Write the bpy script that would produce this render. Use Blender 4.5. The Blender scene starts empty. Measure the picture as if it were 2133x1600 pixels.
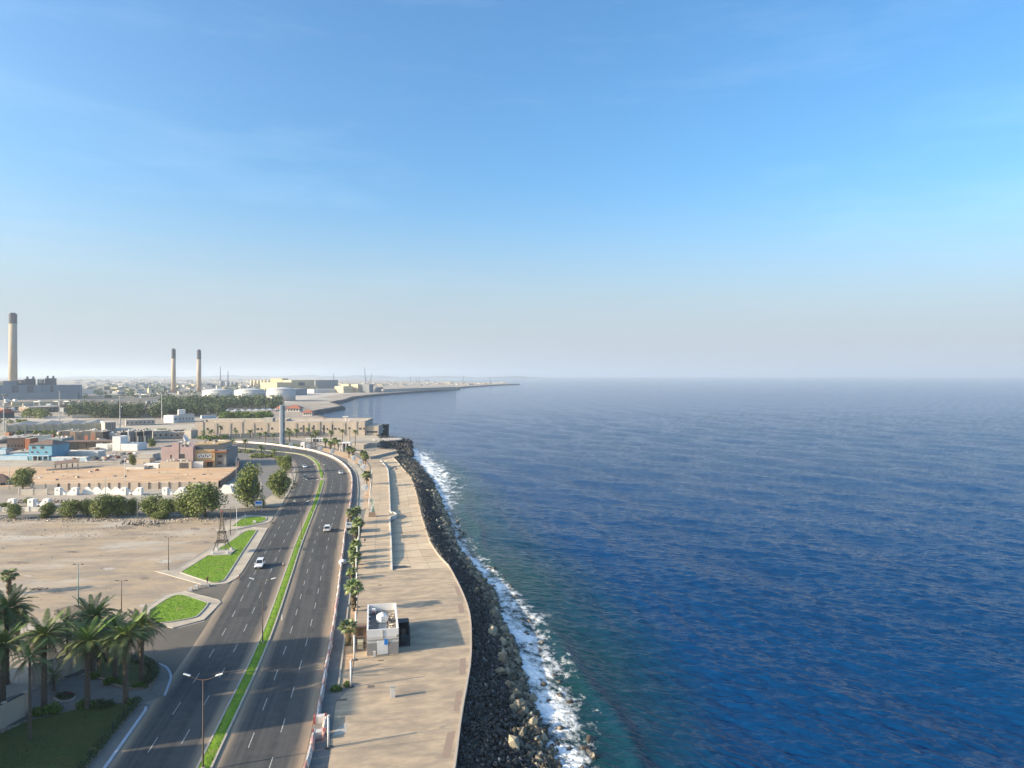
import bpy, bmesh, math, random
import numpy as np
from mathutils import Vector, Matrix

random.seed(7); RNG = np.random.default_rng(7)
S = bpy.context.scene
C = bpy.context.scene.collection

# ------------------------------------------------------------------ camera
CAMZ, FPX, HOR = 50.0, 1450.0, 782.0          # drone height (m), focal length and horizon in photo pixels
cam_d = bpy.data.cameras.new('camera'); cam = bpy.data.objects.new('camera', cam_d); C.objects.link(cam)
cam.location = (0, 0, CAMZ); cam.rotation_euler = (math.radians(90), 0, 0)
cam_d.sensor_width = 36; cam_d.lens = 36*FPX/2133; cam_d.shift_y = -18/2133
cam_d.clip_start = 0.5; cam_d.clip_end = 90000
S.camera = cam
S.render.resolution_x = 1024; S.render.resolution_y = 768

# ------------------------------------------------------------------ sky, sun, exposure
SUN_EL = math.radians(20.0); SUN_AZ = math.atan2(-0.945, -0.326)
sv = Vector((math.sin(SUN_AZ)*math.cos(SUN_EL), math.cos(SUN_AZ)*math.cos(SUN_EL), math.sin(SUN_EL)))
world = bpy.data.worlds.new('World'); S.world = world; world.use_nodes = True
wn = world.node_tree; wn.nodes.clear()
wo = wn.nodes.new('ShaderNodeOutputWorld'); bg = wn.nodes.new('ShaderNodeBackground'); bg.inputs[1].default_value = 0.15
sky = wn.nodes.new('ShaderNodeTexSky'); sky.sky_type = 'NISHITA'; sky.sun_disc = False
sky.sun_elevation = SUN_EL; sky.sun_rotation = SUN_AZ % (2*math.pi)
sky.altitude = 0; sky.air_density = 1.0; sky.dust_density = 3.6; sky.ozone_density = 4.5
hs = wn.nodes.new('ShaderNodeHueSaturation'); hs.inputs['Saturation'].default_value = 1.13; hs.inputs['Value'].default_value = 1.0
tint = wn.nodes.new('ShaderNodeMix'); tint.data_type = 'RGBA'; tint.blend_type = 'MULTIPLY'; tint.inputs['Factor'].default_value = 1; tint.inputs['B'].default_value = (.955,1.045,.975,1)
wtc = wn.nodes.new('ShaderNodeTexCoord'); wmp = wn.nodes.new('ShaderNodeMapping'); wmp.inputs['Scale'].default_value = (1.2,1.2,7); wmp.inputs['Rotation'].default_value = (.12,.18,.4)
wnz = wn.nodes.new('ShaderNodeTexNoise'); wnz.inputs['Scale'].default_value = 2.3; wnz.inputs['Detail'].default_value = 7; wnz.inputs['Roughness'].default_value = .62
wmr = wn.nodes.new('ShaderNodeMapRange'); wmr.inputs[1].default_value = .50; wmr.inputs[2].default_value = .85; wmr.inputs[3].default_value = 0; wmr.inputs[4].default_value = .07
cir = wn.nodes.new('ShaderNodeMix'); cir.data_type = 'RGBA'; cir.inputs['B'].default_value = (5.6,6.0,6.3,1)   # thin veil of cirrus
wn.links.new(wtc.outputs['Generated'], wmp.inputs[0]); wn.links.new(wmp.outputs[0], wnz.inputs['Vector']); wn.links.new(wnz.outputs['Fac'], wmr.inputs[0]); wn.links.new(wmr.outputs[0], cir.inputs['Factor'])
wn.links.new(sky.outputs[0], hs.inputs['Color']); wn.links.new(hs.outputs[0], tint.inputs['A']); wn.links.new(tint.outputs['Result'], cir.inputs['A']); hzm = wn.nodes.new('ShaderNodeMix'); hzm.data_type = 'RGBA'; hzm.inputs['B'].default_value = (1.98,2.20,2.46,1)   # dusty air low over the whole horizon
wsp = wn.nodes.new('ShaderNodeSeparateXYZ'); wn.links.new(wtc.outputs['Generated'], wsp.inputs[0]); wel = wn.nodes.new('ShaderNodeMapRange'); wel.interpolation_type = 'SMOOTHERSTEP'
wel.inputs[1].default_value = .30; wel.inputs[2].default_value = -.04; wel.inputs[3].default_value = 0; wel.inputs[4].default_value = .95
wn.links.new(wsp.outputs['Z'], wel.inputs[0]); wn.links.new(wel.outputs[0], hzm.inputs['Factor']); wn.links.new(cir.outputs['Result'], hzm.inputs['A']); wn.links.new(hzm.outputs['Result'], bg.inputs[0]); wn.links.new(bg.outputs[0], wo.inputs[0])
sl = bpy.data.lights.new('sun', 'SUN'); sl.energy = 4.6; sl.angle = math.radians(0.6); sl.color = (1.0, 0.82, 0.58)
so = bpy.data.objects.new('sun', sl); C.objects.link(so); so.rotation_euler = sv.to_track_quat('Z', 'Y').to_euler(); so.location = (-300, -100, 300)
S.view_settings.view_transform = 'Standard'; S.view_settings.look = 'None'
S.view_settings.gamma = 1; S.view_settings.use_curve_mapping = False; S.view_settings.exposure = 1.07
try: S.cycles.max_bounces = 6; S.cycles.volume_bounces = 1; S.cycles.transparent_max_bounces = 6
except Exception: pass

# ------------------------------------------------------------------ geometry helpers
def G(px, py, z=0.0):
    """photo pixel on the level z -> point of the place"""
    Y = FPX*(CAMZ-z)/(py-HOR)
    return Vector(((px-1066.5)/FPX*Y, Y, z))
def ZH(py, Y): return CAMZ-(py-HOR)*Y/FPX
def XA(px, Y): return (px-1066.5)/FPX*Y
HEAD = math.radians(11.3)                       # the coast road runs 11 degrees to the left
def spline(pts, step):
    P = [Vector(p) for p in pts]; P = [P[0]*2-P[1]]+P+[P[-1]*2-P[-2]]
    out = []
    for i in range(1, len(P)-2):
        a, b, c, d = P[i-1:i+3]; n = max(1, int((c-b).length/step+.5))
        for k in range(n):
            t = k/n
            out.append(.5*((2*b)+(c-a)*t+(2*a-5*b+4*c-d)*t*t+(3*b-a-3*c+d)*t**3))
    out.append(P[-2].copy()); return out
def resample(pts, step):
    L = [0]
    for a, b in zip(pts, pts[1:]): L.append(L[-1]+(b-a).length)
    n = max(2, int(L[-1]/step)); out = []; j = 0
    for k in range(n+1):
        s = L[-1]*k/n
        while j < len(pts)-2 and L[j+1] < s: j += 1
        t = (s-L[j])/max(1e-9, L[j+1]-L[j]); out.append(pts[j].lerp(pts[j+1], t))
    return out
def normals2(pts):
    out = []
    for i in range(len(pts)):
        d = pts[min(i+1, len(pts)-1)]-pts[max(i-1, 0)]; d.z = 0; d.normalize(); out.append(Vector((d.y, -d.x, 0)))
    return out
def offset(pts, o): return [p+n*o for p, n in zip(pts, normals2(pts))]

class MB:
    def __init__(s): s.v = []; s.f = []; s.uv = None
    def add(s, vs, fs):
        o = len(s.v); s.v += [tuple(v) for v in vs]; s.f += [tuple(i+o for i in f) for f in fs]; return s
    def box(s, x0, x1, y0, y1, z0, z1):
        return s.add([(x0,y0,z0),(x1,y0,z0),(x1,y1,z0),(x0,y1,z0),(x0,y0,z1),(x1,y0,z1),(x1,y1,z1),(x0,y1,z1)],
                     [(0,3,2,1),(4,5,6,7),(0,1,5,4),(1,2,6,5),(2,3,7,6),(3,0,4,7)])
    def cbox(s, c, sz, rz=0, top=1.0):
        a, b, h = sz[0]/2, sz[1]/2, sz[2]; cs, sn = math.cos(rz), math.sin(rz); vs = []
        for k, t in ((0, 1), (h, top)):
            for x, y in ((-a,-b),(a,-b),(a,b),(-a,b)):
                x *= t; y *= t; vs.append((c[0]+x*cs-y*sn, c[1]+x*sn+y*cs, c[2]+k))
        return s.add(vs, [(0,3,2,1),(4,5,6,7),(0,1,5,4),(1,2,6,5),(2,3,7,6),(3,0,4,7)])
    def prism(s, pts, z0, z1, caps=True):
        a = sum(p[0]*q[1]-q[0]*p[1] for p, q in zip(pts, pts[1:]+pts[:1]))
        if a < 0: pts = pts[::-1]
        n = len(pts); vs = [(p[0],p[1],z0) for p in pts]+[(p[0],p[1],z1) for p in pts]
        fs = [(i,(i+1)%n,(i+1)%n+n,i+n) for i in range(n)]
        if caps: fs += [tuple(range(n, 2*n)), tuple(range(n-1, -1, -1))]
        return s.add(vs, fs)
    def sheet(s, pts, z):
        a = sum(p[0]*q[1]-q[0]*p[1] for p, q in zip(pts, pts[1:]+pts[:1]))
        if a < 0: pts = pts[::-1]
        return s.add([(p[0],p[1],z) for p in pts], [tuple(range(len(pts)))])
    def tube(s, p, q, r0, r1=None, n=6):
        p, q = Vector(p), Vector(q); r1 = r0 if r1 is None else r1
        d = (q-p).normalized(); u = d.orthogonal().normalized(); w = d.cross(u); vs = []
        for c, r in ((p, r0), (q, r1)):
            for k in range(n):
                a = 2*math.pi*k/n; vs.append(c+u*math.cos(a)*r+w*math.sin(a)*r)
        return s.add(vs, [(k,(k+1)%n,(k+1)%n+n,k+n) for k in range(n)]+[tuple(range(n-1,-1,-1)), tuple(range(n,2*n))])
    def chain(s, pts, rs, n=7):
        vs = []; pts = [Vector(p) for p in pts]
        for i, c in enumerate(pts):
            d = (pts[min(i+1,len(pts)-1)]-pts[max(i-1,0)]).normalized()
            u = Vector((1,0,0)) if abs(d.x) < .9 else Vector((0,1,0)); w = d.cross(u).normalized(); u = w.cross(d)
            for k in range(n):
                a = 2*math.pi*k/n; vs.append(c+u*math.cos(a)*rs[i]+w*math.sin(a)*rs[i])
        m = len(pts)
        fs = [(i*n+k, i*n+(k+1)%n, (i+1)*n+(k+1)%n, (i+1)*n+k) for i in range(m-1) for k in range(n)]
        return s.add(vs, fs+[tuple(range(n-1,-1,-1)), tuple(range((m-1)*n, m*n))])
    def lathe(s, prof, n=24, c=(0,0,0)):
        vs = []
        for r, z in prof:
            for k in range(n):
                a = 2*math.pi*k/n; vs.append((c[0]+r*math.cos(a), c[1]+r*math.sin(a), c[2]+z))
        m = len(prof)
        fs = [(i*n+k, i*n+(k+1)%n, (i+1)*n+(k+1)%n, (i+1)*n+k) for i in range(m-1) for k in range(n)]
        return s.add(vs, fs+[tuple(range(n-1,-1,-1)), tuple(range((m-1)*n, m*n))])
    def wall(s, pts, w, z0, z1, closed=False):
        """upright strip of thickness w along a polyline"""
        P = [Vector((p[0],p[1],0)) for p in pts]
        if closed: P.append(P[0].copy())
        l, r = offset(P, -w/2), offset(P, w/2); vs = []
        for a, b in zip(l, r): vs += [(a.x,a.y,z0),(b.x,b.y,z0),(b.x,b.y,z1),(a.x,a.y,z1)]
        n = len(P); fs = []
        for i in range(n-1):
            o = 4*i; fs += [(o,o+4,o+5,o+1),(o+1,o+5,o+6,o+2),(o+2,o+6,o+7,o+3),(o+3,o+7,o+4,o)]
        return s.add(vs, fs+[(0,1,2,3),(4*n-1,4*n-2,4*n-3,4*n-4)])
    def rot(s, M):
        s.v = [tuple(M @ Vector(v)) for v in s.v]; return s
    def mesh(s, name, m, smooth=False):
        me = bpy.data.meshes.new(name); me.from_pydata(s.v, [], s.f); me.materials.append(m)
        if s.uv is not None:
            ul = me.uv_layers.new(name='UV'); lv = np.zeros(len(me.loops), np.int32); me.loops.foreach_get('vertex_index', lv)
            ul.data.foreach_set('uv', np.asarray(s.uv, np.float32)[lv].ravel())
        if smooth: me.shade_smooth()
        me.update(); return me
    def build(s, name, m, parent=None, smooth=False):
        return link(name, s.mesh(name, m, smooth), parent)
def link(name, me, parent=None):
    o = bpy.data.objects.new(name, me); C.objects.link(o)
    if parent is not None: o.parent = parent
    return o
def tag(o, label=None, cat=None, group=None, kind=None):
    if label: o['label'] = label
    if cat: o['category'] = cat
    if group: o['group'] = group
    if kind: o['kind'] = kind
    return o
def thing(name, label, cat, loc=(0,0,0), rz=0, group=None):
    o = bpy.data.objects.new(name, None); C.objects.link(o); o.location = loc; o.rotation_euler = (0,0,rz); o.empty_display_size = .2
    return tag(o, label, cat, group)
def struct(name, mb, m, parent=None, smooth=False):
    o = mb.build(name, m, parent, smooth)
    if parent is None: o['kind'] = 'structure'
    return o
def dup(root, loc, rz=0, label=None, group=None, scale=1):
    r = root.copy(); C.objects.link(r); r.location = loc; r.rotation_euler = (0,0,rz); r.scale = (scale,)*3
    if label: r['label'] = label
    if group: r['group'] = group
    for ch in root.children:
        c = ch.copy(); C.objects.link(c); c.parent = r
        for g in ch.children:
            d = g.copy(); C.objects.link(d); d.parent = c
    return r
ORD = ['nearest','second','third','fourth','fifth','sixth','seventh','eighth','ninth','tenth','eleventh','twelfth','thirteenth',
       'fourteenth','fifteenth','sixteenth','seventeenth','eighteenth','nineteenth','twentieth','twenty-first','twenty-second',
       'twenty-third','twenty-fourth','twenty-fifth','twenty-sixth','twenty-seventh','twenty-eighth','twenty-ninth','thirtieth']

# ------------------------------------------------------------------ materials
def mat(name, c1, c2=None, scale=.5, rough=.85, bump=0., bscale=None, detail=6., metal=0., spec=.3, rand=0., lo=.35, hi=.65, c3=None, s3=.05, att=None, stretch=None, lo3=.45, hi3=.7):
    m = bpy.data.materials.new(name); m.use_nodes = True; nt = m.node_tree; N, L = nt.nodes, nt.links
    b = N['Principled BSDF']; b.inputs['Roughness'].default_value = rough; b.inputs['Metallic'].default_value = metal
    b.inputs['Specular IOR Level'].default_value = spec
    tc = N.new('ShaderNodeTexCoord'); co = tc.outputs['Object']
    if stretch:
        mp = N.new('ShaderNodeMapping'); mp.vector_type = 'TEXTURE'; mp.inputs['Scale'].default_value = [1/q for q in stretch[:3]]; mp.inputs['Rotation'].default_value = (0,0,stretch[3] if len(stretch) > 3 else 0)
        L.new(co, mp.inputs[0]); co = mp.outputs[0]
    def noise(sc, dt=detail, rg=.6):
        n = N.new('ShaderNodeTexNoise'); n.inputs['Scale'].default_value = sc; n.inputs['Detail'].default_value = dt; n.inputs['Roughness'].default_value = rg
        L.new(co, n.inputs['Vector']); return n.outputs['Fac']
    def ramp(f, a, z):
        r = N.new('ShaderNodeMapRange'); r.inputs['From Min'].default_value = a; r.inputs['From Max'].default_value = z; L.new(f, r.inputs['Value']); return r.outputs[0]
    def mix(f, a, bb, mode='MIX'):
        x = N.new('ShaderNodeMix'); x.data_type = 'RGBA'; x.blend_type = mode
        for sock, val in ((x.inputs['Factor'], f), (x.inputs['A'], a), (x.inputs['B'], bb)):
            if isinstance(val, bpy.types.NodeSocket): L.new(val, sock)
            elif isinstance(val, (int, float)): sock.default_value = val
            else: sock.default_value = (*val, 1)
        return x.outputs['Result']
    col = c1
    if c2 is not None: col = mix(ramp(noise(scale), lo, hi), c1, c2)
    if c3 is not None: col = mix(ramp(noise(s3, detail), lo3, hi3), col, c3)
    if att:                                     # per-piece brightness spread stored on the mesh
        at = N.new('ShaderNodeAttribute'); at.attribute_name = att; col = mix(1.0, col, at.outputs['Color'], 'MULTIPLY')
    if rand:
        oi = N.new('ShaderNodeObjectInfo'); mr = N.new('ShaderNodeMapRange'); mr.inputs['To Min'].default_value = 1-rand; mr.inputs['To Max'].default_value = 1+rand
        L.new(oi.outputs['Random'], mr.inputs['Value']); cb = N.new('ShaderNodeCombineColor')
        for k in range(3): L.new(mr.outputs[0], cb.inputs[k])
        col = mix(1.0, col, cb.outputs[0], 'MULTIPLY')
    if isinstance(col, bpy.types.NodeSocket): L.new(col, b.inputs['Base Color'])
    else: b.inputs['Base Color'].default_value = (*col, 1)
    if bump:
        bn = N.new('ShaderNodeBump'); bn.inputs['Strength'].default_value = 1; bn.inputs['Distance'].default_value = bump
        L.new(noise(bscale or scale*4, 5), bn.inputs['Height']); L.new(bn.outputs[0], b.inputs['Normal'])
    m['_'] = 0
    return m
M = {}
def mk(k, *a, **kw): M[k] = mat(k, *a, **kw)
mk('dirt', (.35,.28,.21), (.24,.205,.17), scale=.03, detail=9, c3=(.40,.36,.31), s3=.009, bump=.15, bscale=.5, lo=.4, hi=.6)
mk('lot', (.40,.30,.20), (.275,.225,.172), scale=.16, detail=13, c3=(.47,.42,.355), s3=.055, lo3=.5, hi3=.7, bump=.18, bscale=.6, stretch=(.6,1.4,1,.1), lo=.38, hi=.62)
mk('pale_soil', (.50,.44,.37), (.38,.33,.28), scale=.5, bump=.1, bscale=1.2)
mk('dark_soil', (.13,.10,.08), (.22,.165,.115), scale=.8, bump=.15, bscale=1.5)
mk('sand', (0.582,0.375,0.213), (0.403,0.263,0.157), scale=.16, detail=10, c3=(0.515,0.392,0.269), s3=.05, bump=.22, bscale=.5, stretch=(.6,1.6,1,.15), lo=.4, hi=.62)
mk('asphalt', (.075,.068,.060), (.055,.052,.050), scale=.25, c3=(.12,.105,.09), s3=.03, bump=.02, bscale=8, stretch=(3,.3,1,-.2))
mk('old_asphalt', (.13,.115,.095), (.095,.088,.078), scale=.2, c3=(.19,.16,.125), s3=.05, bump=.03, bscale=6)
mk('patch', (.048,.047,.047), (.062,.060,.058), scale=.8, detail=8)
mk('lot_dark', (.255,.20,.15), (.19,.155,.12), scale=.5, detail=10, bump=.15, bscale=.8)
mk('paint', (.50,.48,.44), (.26,.25,.23), scale=2.2, rough=.7, detail=9)
mk('kerb', (.45,.40,.33), (.36,.32,.27), scale=1.2, rough=.85, bump=.02)
mk('blue_kerb', (.42,.47,.55), (.36,.38,.42), scale=1.2)
mk('pavement', (0.493,0.420,0.325), (0.392,0.336,0.263), scale=.5, detail=9, c3=(0.325,0.280,0.224), s3=.12, bump=.03, bscale=3, rand=.05)
mk('plaza', (0.526,0.398,0.263), (0.437,0.336,0.230), scale=.3, detail=9, c3=(0.347,0.280,0.207), s3=.09, bump=.02, bscale=4, stretch=(.4,1.3,1,.2), rand=.06, lo3=.5, hi3=.72)
mk('plaza_old', (.46,.35,.24), (.33,.26,.185), scale=.45, detail=13, c3=(.25,.205,.155), s3=.14, bump=.03, bscale=3, stretch=(.6,1.3,1,.2), lo=.40, hi=.60, lo3=.5, hi3=.66)
mk('deck', (0.560,0.437,0.297), (0.482,0.375,0.258), scale=.4, detail=9, c3=(0.448,0.325,0.213), s3=.08, bump=.015, bscale=4, rand=.09)
mk('path_grey', (.20,.185,.165), (.155,.145,.135), scale=.4, bump=.02, bscale=5)
mk('tile_red', (.31,.22,.165), (.27,.20,.155), scale=2)
mk('concrete', (.43,.39,.34), (.35,.32,.28), scale=.3, bump=.02, rand=.06)
mk('beige', (.50,.415,.33), (.45,.37,.295), scale=.15, c3=(.42,.345,.275), s3=.03, rand=.05)
mk('beige2', (.45,.375,.30), (.39,.33,.265), scale=.2)
mk('ochre', (.50,.36,.19), (.45,.32,.17), scale=.3)
mk('mauve', (.36,.27,.265), (.32,.24,.235), scale=.3, c3=(.28,.22,.21), s3=.15)
mk('white', (.74,.72,.69), (.66,.64,.61), scale=.5, rough=.6, rand=.04)
mk('offwhite', (.60,.57,.52), (.52,.49,.45), scale=.4, rand=.06)
mk('grey', (.27,.26,.25), (.23,.22,.21), scale=.5)
mk('dark', (.035,.037,.042), rough=.5)
mk('dark_grey', (.085,.085,.09), (.06,.06,.065), scale=.7, rand=.2)
mk('glass', (.025,.032,.04), rough=.12, spec=.6)
mk('blue', (.13,.29,.39), (.16,.33,.43), scale=.3)
mk('blue_pale', (.33,.45,.54), (.42,.51,.57), scale=.3)
mk('sign_blue', (.02,.20,.62), rough=.5)
mk('brown_roof', (.20,.135,.105), (.155,.105,.085), scale=.6)
mk('red_roof', (.34,.125,.075), (.28,.10,.065), scale=.6)
mk('orange', (.33,.125,.065), (.27,.105,.06), scale=.5)
mk('brick', (.26,.175,.13), (.20,.14,.11), scale=.6)
mk('green_wall', (.40,.39,.30), (.35,.34,.265), scale=.2)
mk('ind_blue', (.155,.205,.255), (.13,.175,.22), scale=.05, rough=.6)
mk('ind_dark', (.075,.09,.11), rough=.7)
mk('ind_cream', (.56,.46,.29), (.50,.41,.26), scale=.05, rand=.05)
mk('ind_grey', (.24,.25,.26), (.20,.21,.22), scale=.05, rand=.1)
mk('chimney', (.42,.335,.25), (.36,.29,.215), scale=.04)
mk('chimney_cap', (.06,.062,.075), (.085,.087,.10), scale=.1)
mk('tank', (.56,.545,.52), (.48,.47,.45), scale=.06, rough=.5)
mk('rust', (.24,.11,.06), (.16,.08,.05), scale=2, rand=.15)
mk('steel', (.16,.13,.10), (.12,.10,.08), scale=2, rough=.6)
mk('pole_brown', (.11,.075,.055), rough=.6)
mk('pole_teal', (.16,.27,.29), rough=.5)
mk('pole_grey', (.36,.37,.37), rough=.5, metal=.2)
mk('pole_white', (.62,.62,.60), rough=.5)
mk('plastic_white', (.62,.57,.53), (.50,.44,.40), scale=1.5, rough=.5, rand=.12)
mk('plastic_red', (.50,.24,.20), (.56,.36,.31), scale=1.5, rough=.5, rand=.15)
mk('red', (.36,.075,.06), (.42,.14,.11), scale=2, rough=.6)
mk('tyre', (.02,.02,.02), rough=.9)
mk('rim', (.35,.35,.36), rough=.35, metal=.7)
mk('car_white', (.70,.71,.72), rough=.25, spec=.6)
mk('car_dark', (.05,.075,.09), rough=.25, spec=.6)
mk('lamp_red', (.4,.02,.02), rough=.3)
mk('lamp_clear', (.75,.75,.72), rough=.2)
mk('bark', (.14,.11,.08), (.085,.068,.05), scale=3, bump=.03)
mk('palm_trunk', (.155,.115,.082), (.09,.068,.05), scale=4, bump=.05, bscale=5, stretch=(1,1,2.5))
mk('frond', (0.171,0.204,0.065), (0.122,0.155,0.049), scale=.8, rough=.5, rand=.3, spec=.4)
mk('frond_new', (0.120,0.198,0.036), rough=.55, rand=.2)
mk('frond_dry', (.15,.115,.065), (.105,.08,.045), scale=.8, rough=.8, rand=.25)
mk('leaf', (.19,.225,.060), (.135,.17,.045), scale=.5, rough=.6, att='tint', c3=(.24,.225,.09), s3=.25, lo3=.5, hi3=.75)
mk('leaf_dark', (0.057,0.090,0.039), (0.076,0.106,0.041), scale=.2, rough=.7, att='tint')
mk('leaf_bright', (.11,.165,.025), (.085,.14,.02), scale=.7, rough=.6, att='tint')
mk('grass', (.185,.30,.02), (.135,.235,.016), scale=.5, rough=.8, c3=(.27,.255,.07), s3=.3, lo3=.56, hi3=.74, bump=.06, bscale=7, detail=9)
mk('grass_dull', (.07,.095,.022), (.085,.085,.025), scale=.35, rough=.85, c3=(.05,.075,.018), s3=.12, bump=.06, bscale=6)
mk('grass_tuft', (.18,.30,.02), (.14,.24,.015), scale=1, att='tint', rough=.7)
mk('rock_dark', (0.068,0.065,0.059), (0.040,0.038,0.036), scale=1.2, rough=.75, att='tint', bump=.06, bscale=3)
mk('rock', (0.312,0.260,0.176), (0.189,0.163,0.117), scale=.9, rough=.85, bump=.1, bscale=2.2, rand=.45, detail=9)
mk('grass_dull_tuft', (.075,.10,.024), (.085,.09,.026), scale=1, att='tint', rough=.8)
mk('rock_wet', (.042,.036,.030), (.065,.052,.038), scale=.9, rough=.35, bump=.1, bscale=2.2, rand=.3, spec=.5)
mk('rubble', (.36,.31,.26), (.26,.225,.19), scale=1.5, att='tint')
mk('shore_rock', (.085,.078,.07), (.055,.052,.05), scale=.1, bump=.8, bscale=.15)
mk('skin', (.25,.15,.10), rough=.6)
mk('vest', (.45,.75,.03), rough=.6)
mk('cloth_dark', (.03,.035,.05), rough=.9)
mk('cloth_red', (.22,.05,.05), rough=.9)
mk('sculpt_green', (.16,.36,.27), (.13,.30,.22), scale=1)
mk('hill', (.20,.185,.165), (.16,.15,.14), scale=.004)
mk('flower', (.35,.03,.08), rough=.7, att='tint')
# ------------------------------------------------------------------ the coast line (photo pixels -> ground)
PROM = [(930,1680),(946,1600),(961,1487),(978,1389),(981,1333),(977,1277),(960,1229),(937,1184),(924,1165),(897,1125),(886,1095),(876,1062),(868,1026),(856,992),(838,972),(818,953),(831,949),(824,936)]
prom_edge = [G(*p) for p in PROM]
FARSHORE = [(792,934),(800,922),(806,915),(790,907),(776,894),(700,887),(640,883),(585,880),(640,878.5),(675,877),(687,873),(676,868),(650,863),(655,856),(690,850),(714,846),(700,841),(688,838),(722,831.5),(735,826.5),(785,821),(839,817),(900,813),(955,809.5),(945,807.5),(980,804.5),(1022,802),(1057,800.2),(1080,799.7)]
far_shore = [G(*p) for p in FARSHORE]
coast = [Vector((-2,30,0)), Vector((-4,-120,0))]
DECKL = [(816,1190),(814,1120),(812,1082),(818,1077),(826,1073),(818,1068),(813,1066),(811,1020),(809,990),(806,975),(793,960)]
land = [Vector((-3,-150,0))]+[Vector((-4,20,0))]+prom_edge[:8]+[G(*p) for p in DECKL]+prom_edge[15:]+far_shore+[Vector((-400,5600,0)),Vector((-2500,9500,0)),Vector((-9000,29000,0)),Vector((-29000,29000,0)),Vector((-29000,-150,0))]
g = struct('ground', MB().sheet([(p.x,p.y) for p in land], 0.0), M['dirt'])

# rocky bank all along the far shore
fs = resample([prom_edge[-1]]+far_shore, 9.0)
nn = normals2(fs); mb = MB(); cols = []
for i, (p, n) in enumerate(zip(fs, nn)):
    w = 4+3*random.random()+p.y*.002
    cols.append([(p.x-n.x*3, p.y-n.y*3, .25+.5*random.random()), (p.x, p.y, .1+.6*random.random()), (p.x+n.x*w*.5, p.y+n.y*w*.5, -2.2+1.2*random.random()), (p.x+n.x*w, p.y+n.y*w, -6.5)])
mb.v = [v for c in cols for v in c]
mb.f = [(i*4+k, i*4+k+1, (i+1)*4+k+1, (i+1)*4+k) for i in range(len(cols)-1) for k in range(3)]
struct('rocky_shore', mb, M['shore_rock'])

# ------------------------------------------------------------------ sea
SEA = -5.0
def tab(px, z): return sorted([(G(x,y,z).y, G(x,y,z).x) for x, y in px])
WL = [(1187,1600),(1160,1540),(1112,1450),(1090,1381),(1075,1331),(1047,1287),(1037,1234),(994,1184),(956,1140),(950,1115),(940,1090),(924,1049),(907,1002),(885,972),(868,957),(862,945),(845,935),(828,928)]
FO = [(1238,1600),(1228,1560),(1212,1480),(1200,1430),(1170,1370),(1135,1310),(1103,1265),(1072,1230),(1034,1190),(1003,1155),(978,1120),(968,1090),(958,1060),(960,1042),(950,1010),(948,997),(938,980),(912,957),(890,941),(868,931)]
GR = [(1490,1600),(1440,1440),(1345,1310),(1240,1200),(1135,1120),(1060,1050),(1000,990),(930,940)]
tw, tf, tg = tab(WL, SEA), tab(FO, SEA), tab(GR, SEA)
te = sorted([(p.y, p.x) for p in prom_edge[:16]])
def ip(t, y): return np.interp(y, [a for a, b in t], [b for a, b in t])
nrow, ncol = 640, 600
pp = np.concatenate([np.linspace(880, 60, 560), np.geomspace(60, 2.78, 140)[1:]]); Yr = FPX*(CAMZ-SEA)/pp
Yr = np.concatenate([[-150,-80,-20,30,60,75], Yr]); dY = np.gradient(Yr)
ur = np.concatenate([np.linspace(-.46,-.34,6), np.linspace(-.33,.80,ncol), np.geomspace(.85,9,14)])
X = ur[None,:]*(np.abs(Yr)+25)[:,None]; Yg = np.repeat(Yr[:,None], len(ur), 1); dX = np.gradient(X, axis=1)
Zs = np.zeros_like(X); rw = np.random.default_rng(3); base = math.radians(215)
waves = []
for lam, n_, k_ in ((62,2,.0040),(38,3,.0048),(21,5,.0026),(12,7,.0030),(7,10,.0042),(4.2,13,.0066),(2.6,14,.0085),(1.7,12,.0085)):
    for _ in range(n_):
        l = lam*rw.uniform(.75,1.3); a = base+(0 if lam > 15 else .38)+rw.normal(0, .2 if lam > 15 else .42)
        waves.append((l, a, l*k_*rw.uniform(.6,1.3), rw.uniform(0,6.28)))
dline = X-ip(tw, Yg)
shoal = np.clip((dline+2)/25, .25, 1)
for l, a, amp, ph in waves:
    kx, ky = 2*math.pi/l*math.cos(a), 2*math.pi/l*math.sin(a)
    per = l/np.maximum(abs(math.sin(a))*dY[:,None], 1e-3); px_ = l/np.maximum(abs(math.cos(a))*np.abs(dX), 1e-3)
    fade = np.clip((np.minimum(per, px_)-2.5)/2.5, 0, 1)
    q = kx*X+ky*Yg+ph; Zs += amp*fade*(np.sin(q)+.25*np.sin(2*q+.6))
Zs *= shoal
# breaking rollers that run in along the shore
wob = 3*np.sin(Yg*.021+.6)+1.6*np.sin(Yg*.06)+.8*np.sin(Yg*.13)
for d0, h, w in ((9,.7,1.7),(21,.38,3.2),(36,.28,4.5)):
    Zs += h*np.exp(-((dline-d0-wob)/w)**2)*(Yg < 520)*(.55+.45*np.sin(Yg*.045+d0))
foam = np.clip(1-dline/np.maximum(ip(tf, Yg)-ip(tw, Yg), .5), -1.5, 1.4)
foam = np.where((Yg < 540) & (Yg > 40), foam, -1.5)
weak = np.exp(-((Yg-262)/38)**2)*.55; foam = foam-weak
Zs += np.clip(foam,0,1)*.25*rw.random(X.shape)
shal = np.clip(1-(X-ip(tf,Yg))/np.maximum(ip(tg,Yg)-ip(tf,Yg), 1)*.8, 0, 1)*np.clip((560-Yg)/150, 0, 1)
me = bpy.data.meshes.new('sea'); nr, nc = X.shape
co = np.stack([X, Yg, SEA+Zs], -1).reshape(-1,3); idx = np.arange(nr*nc).reshape(nr,nc)
qd = np.stack([idx[:-1,:-1], idx[:-1,1:], idx[1:,1:], idx[1:,:-1]], -1).reshape(-1,4)
me.vertices.add(len(co)); me.vertices.foreach_set('co', co.astype(np.float32).ravel())
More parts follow.
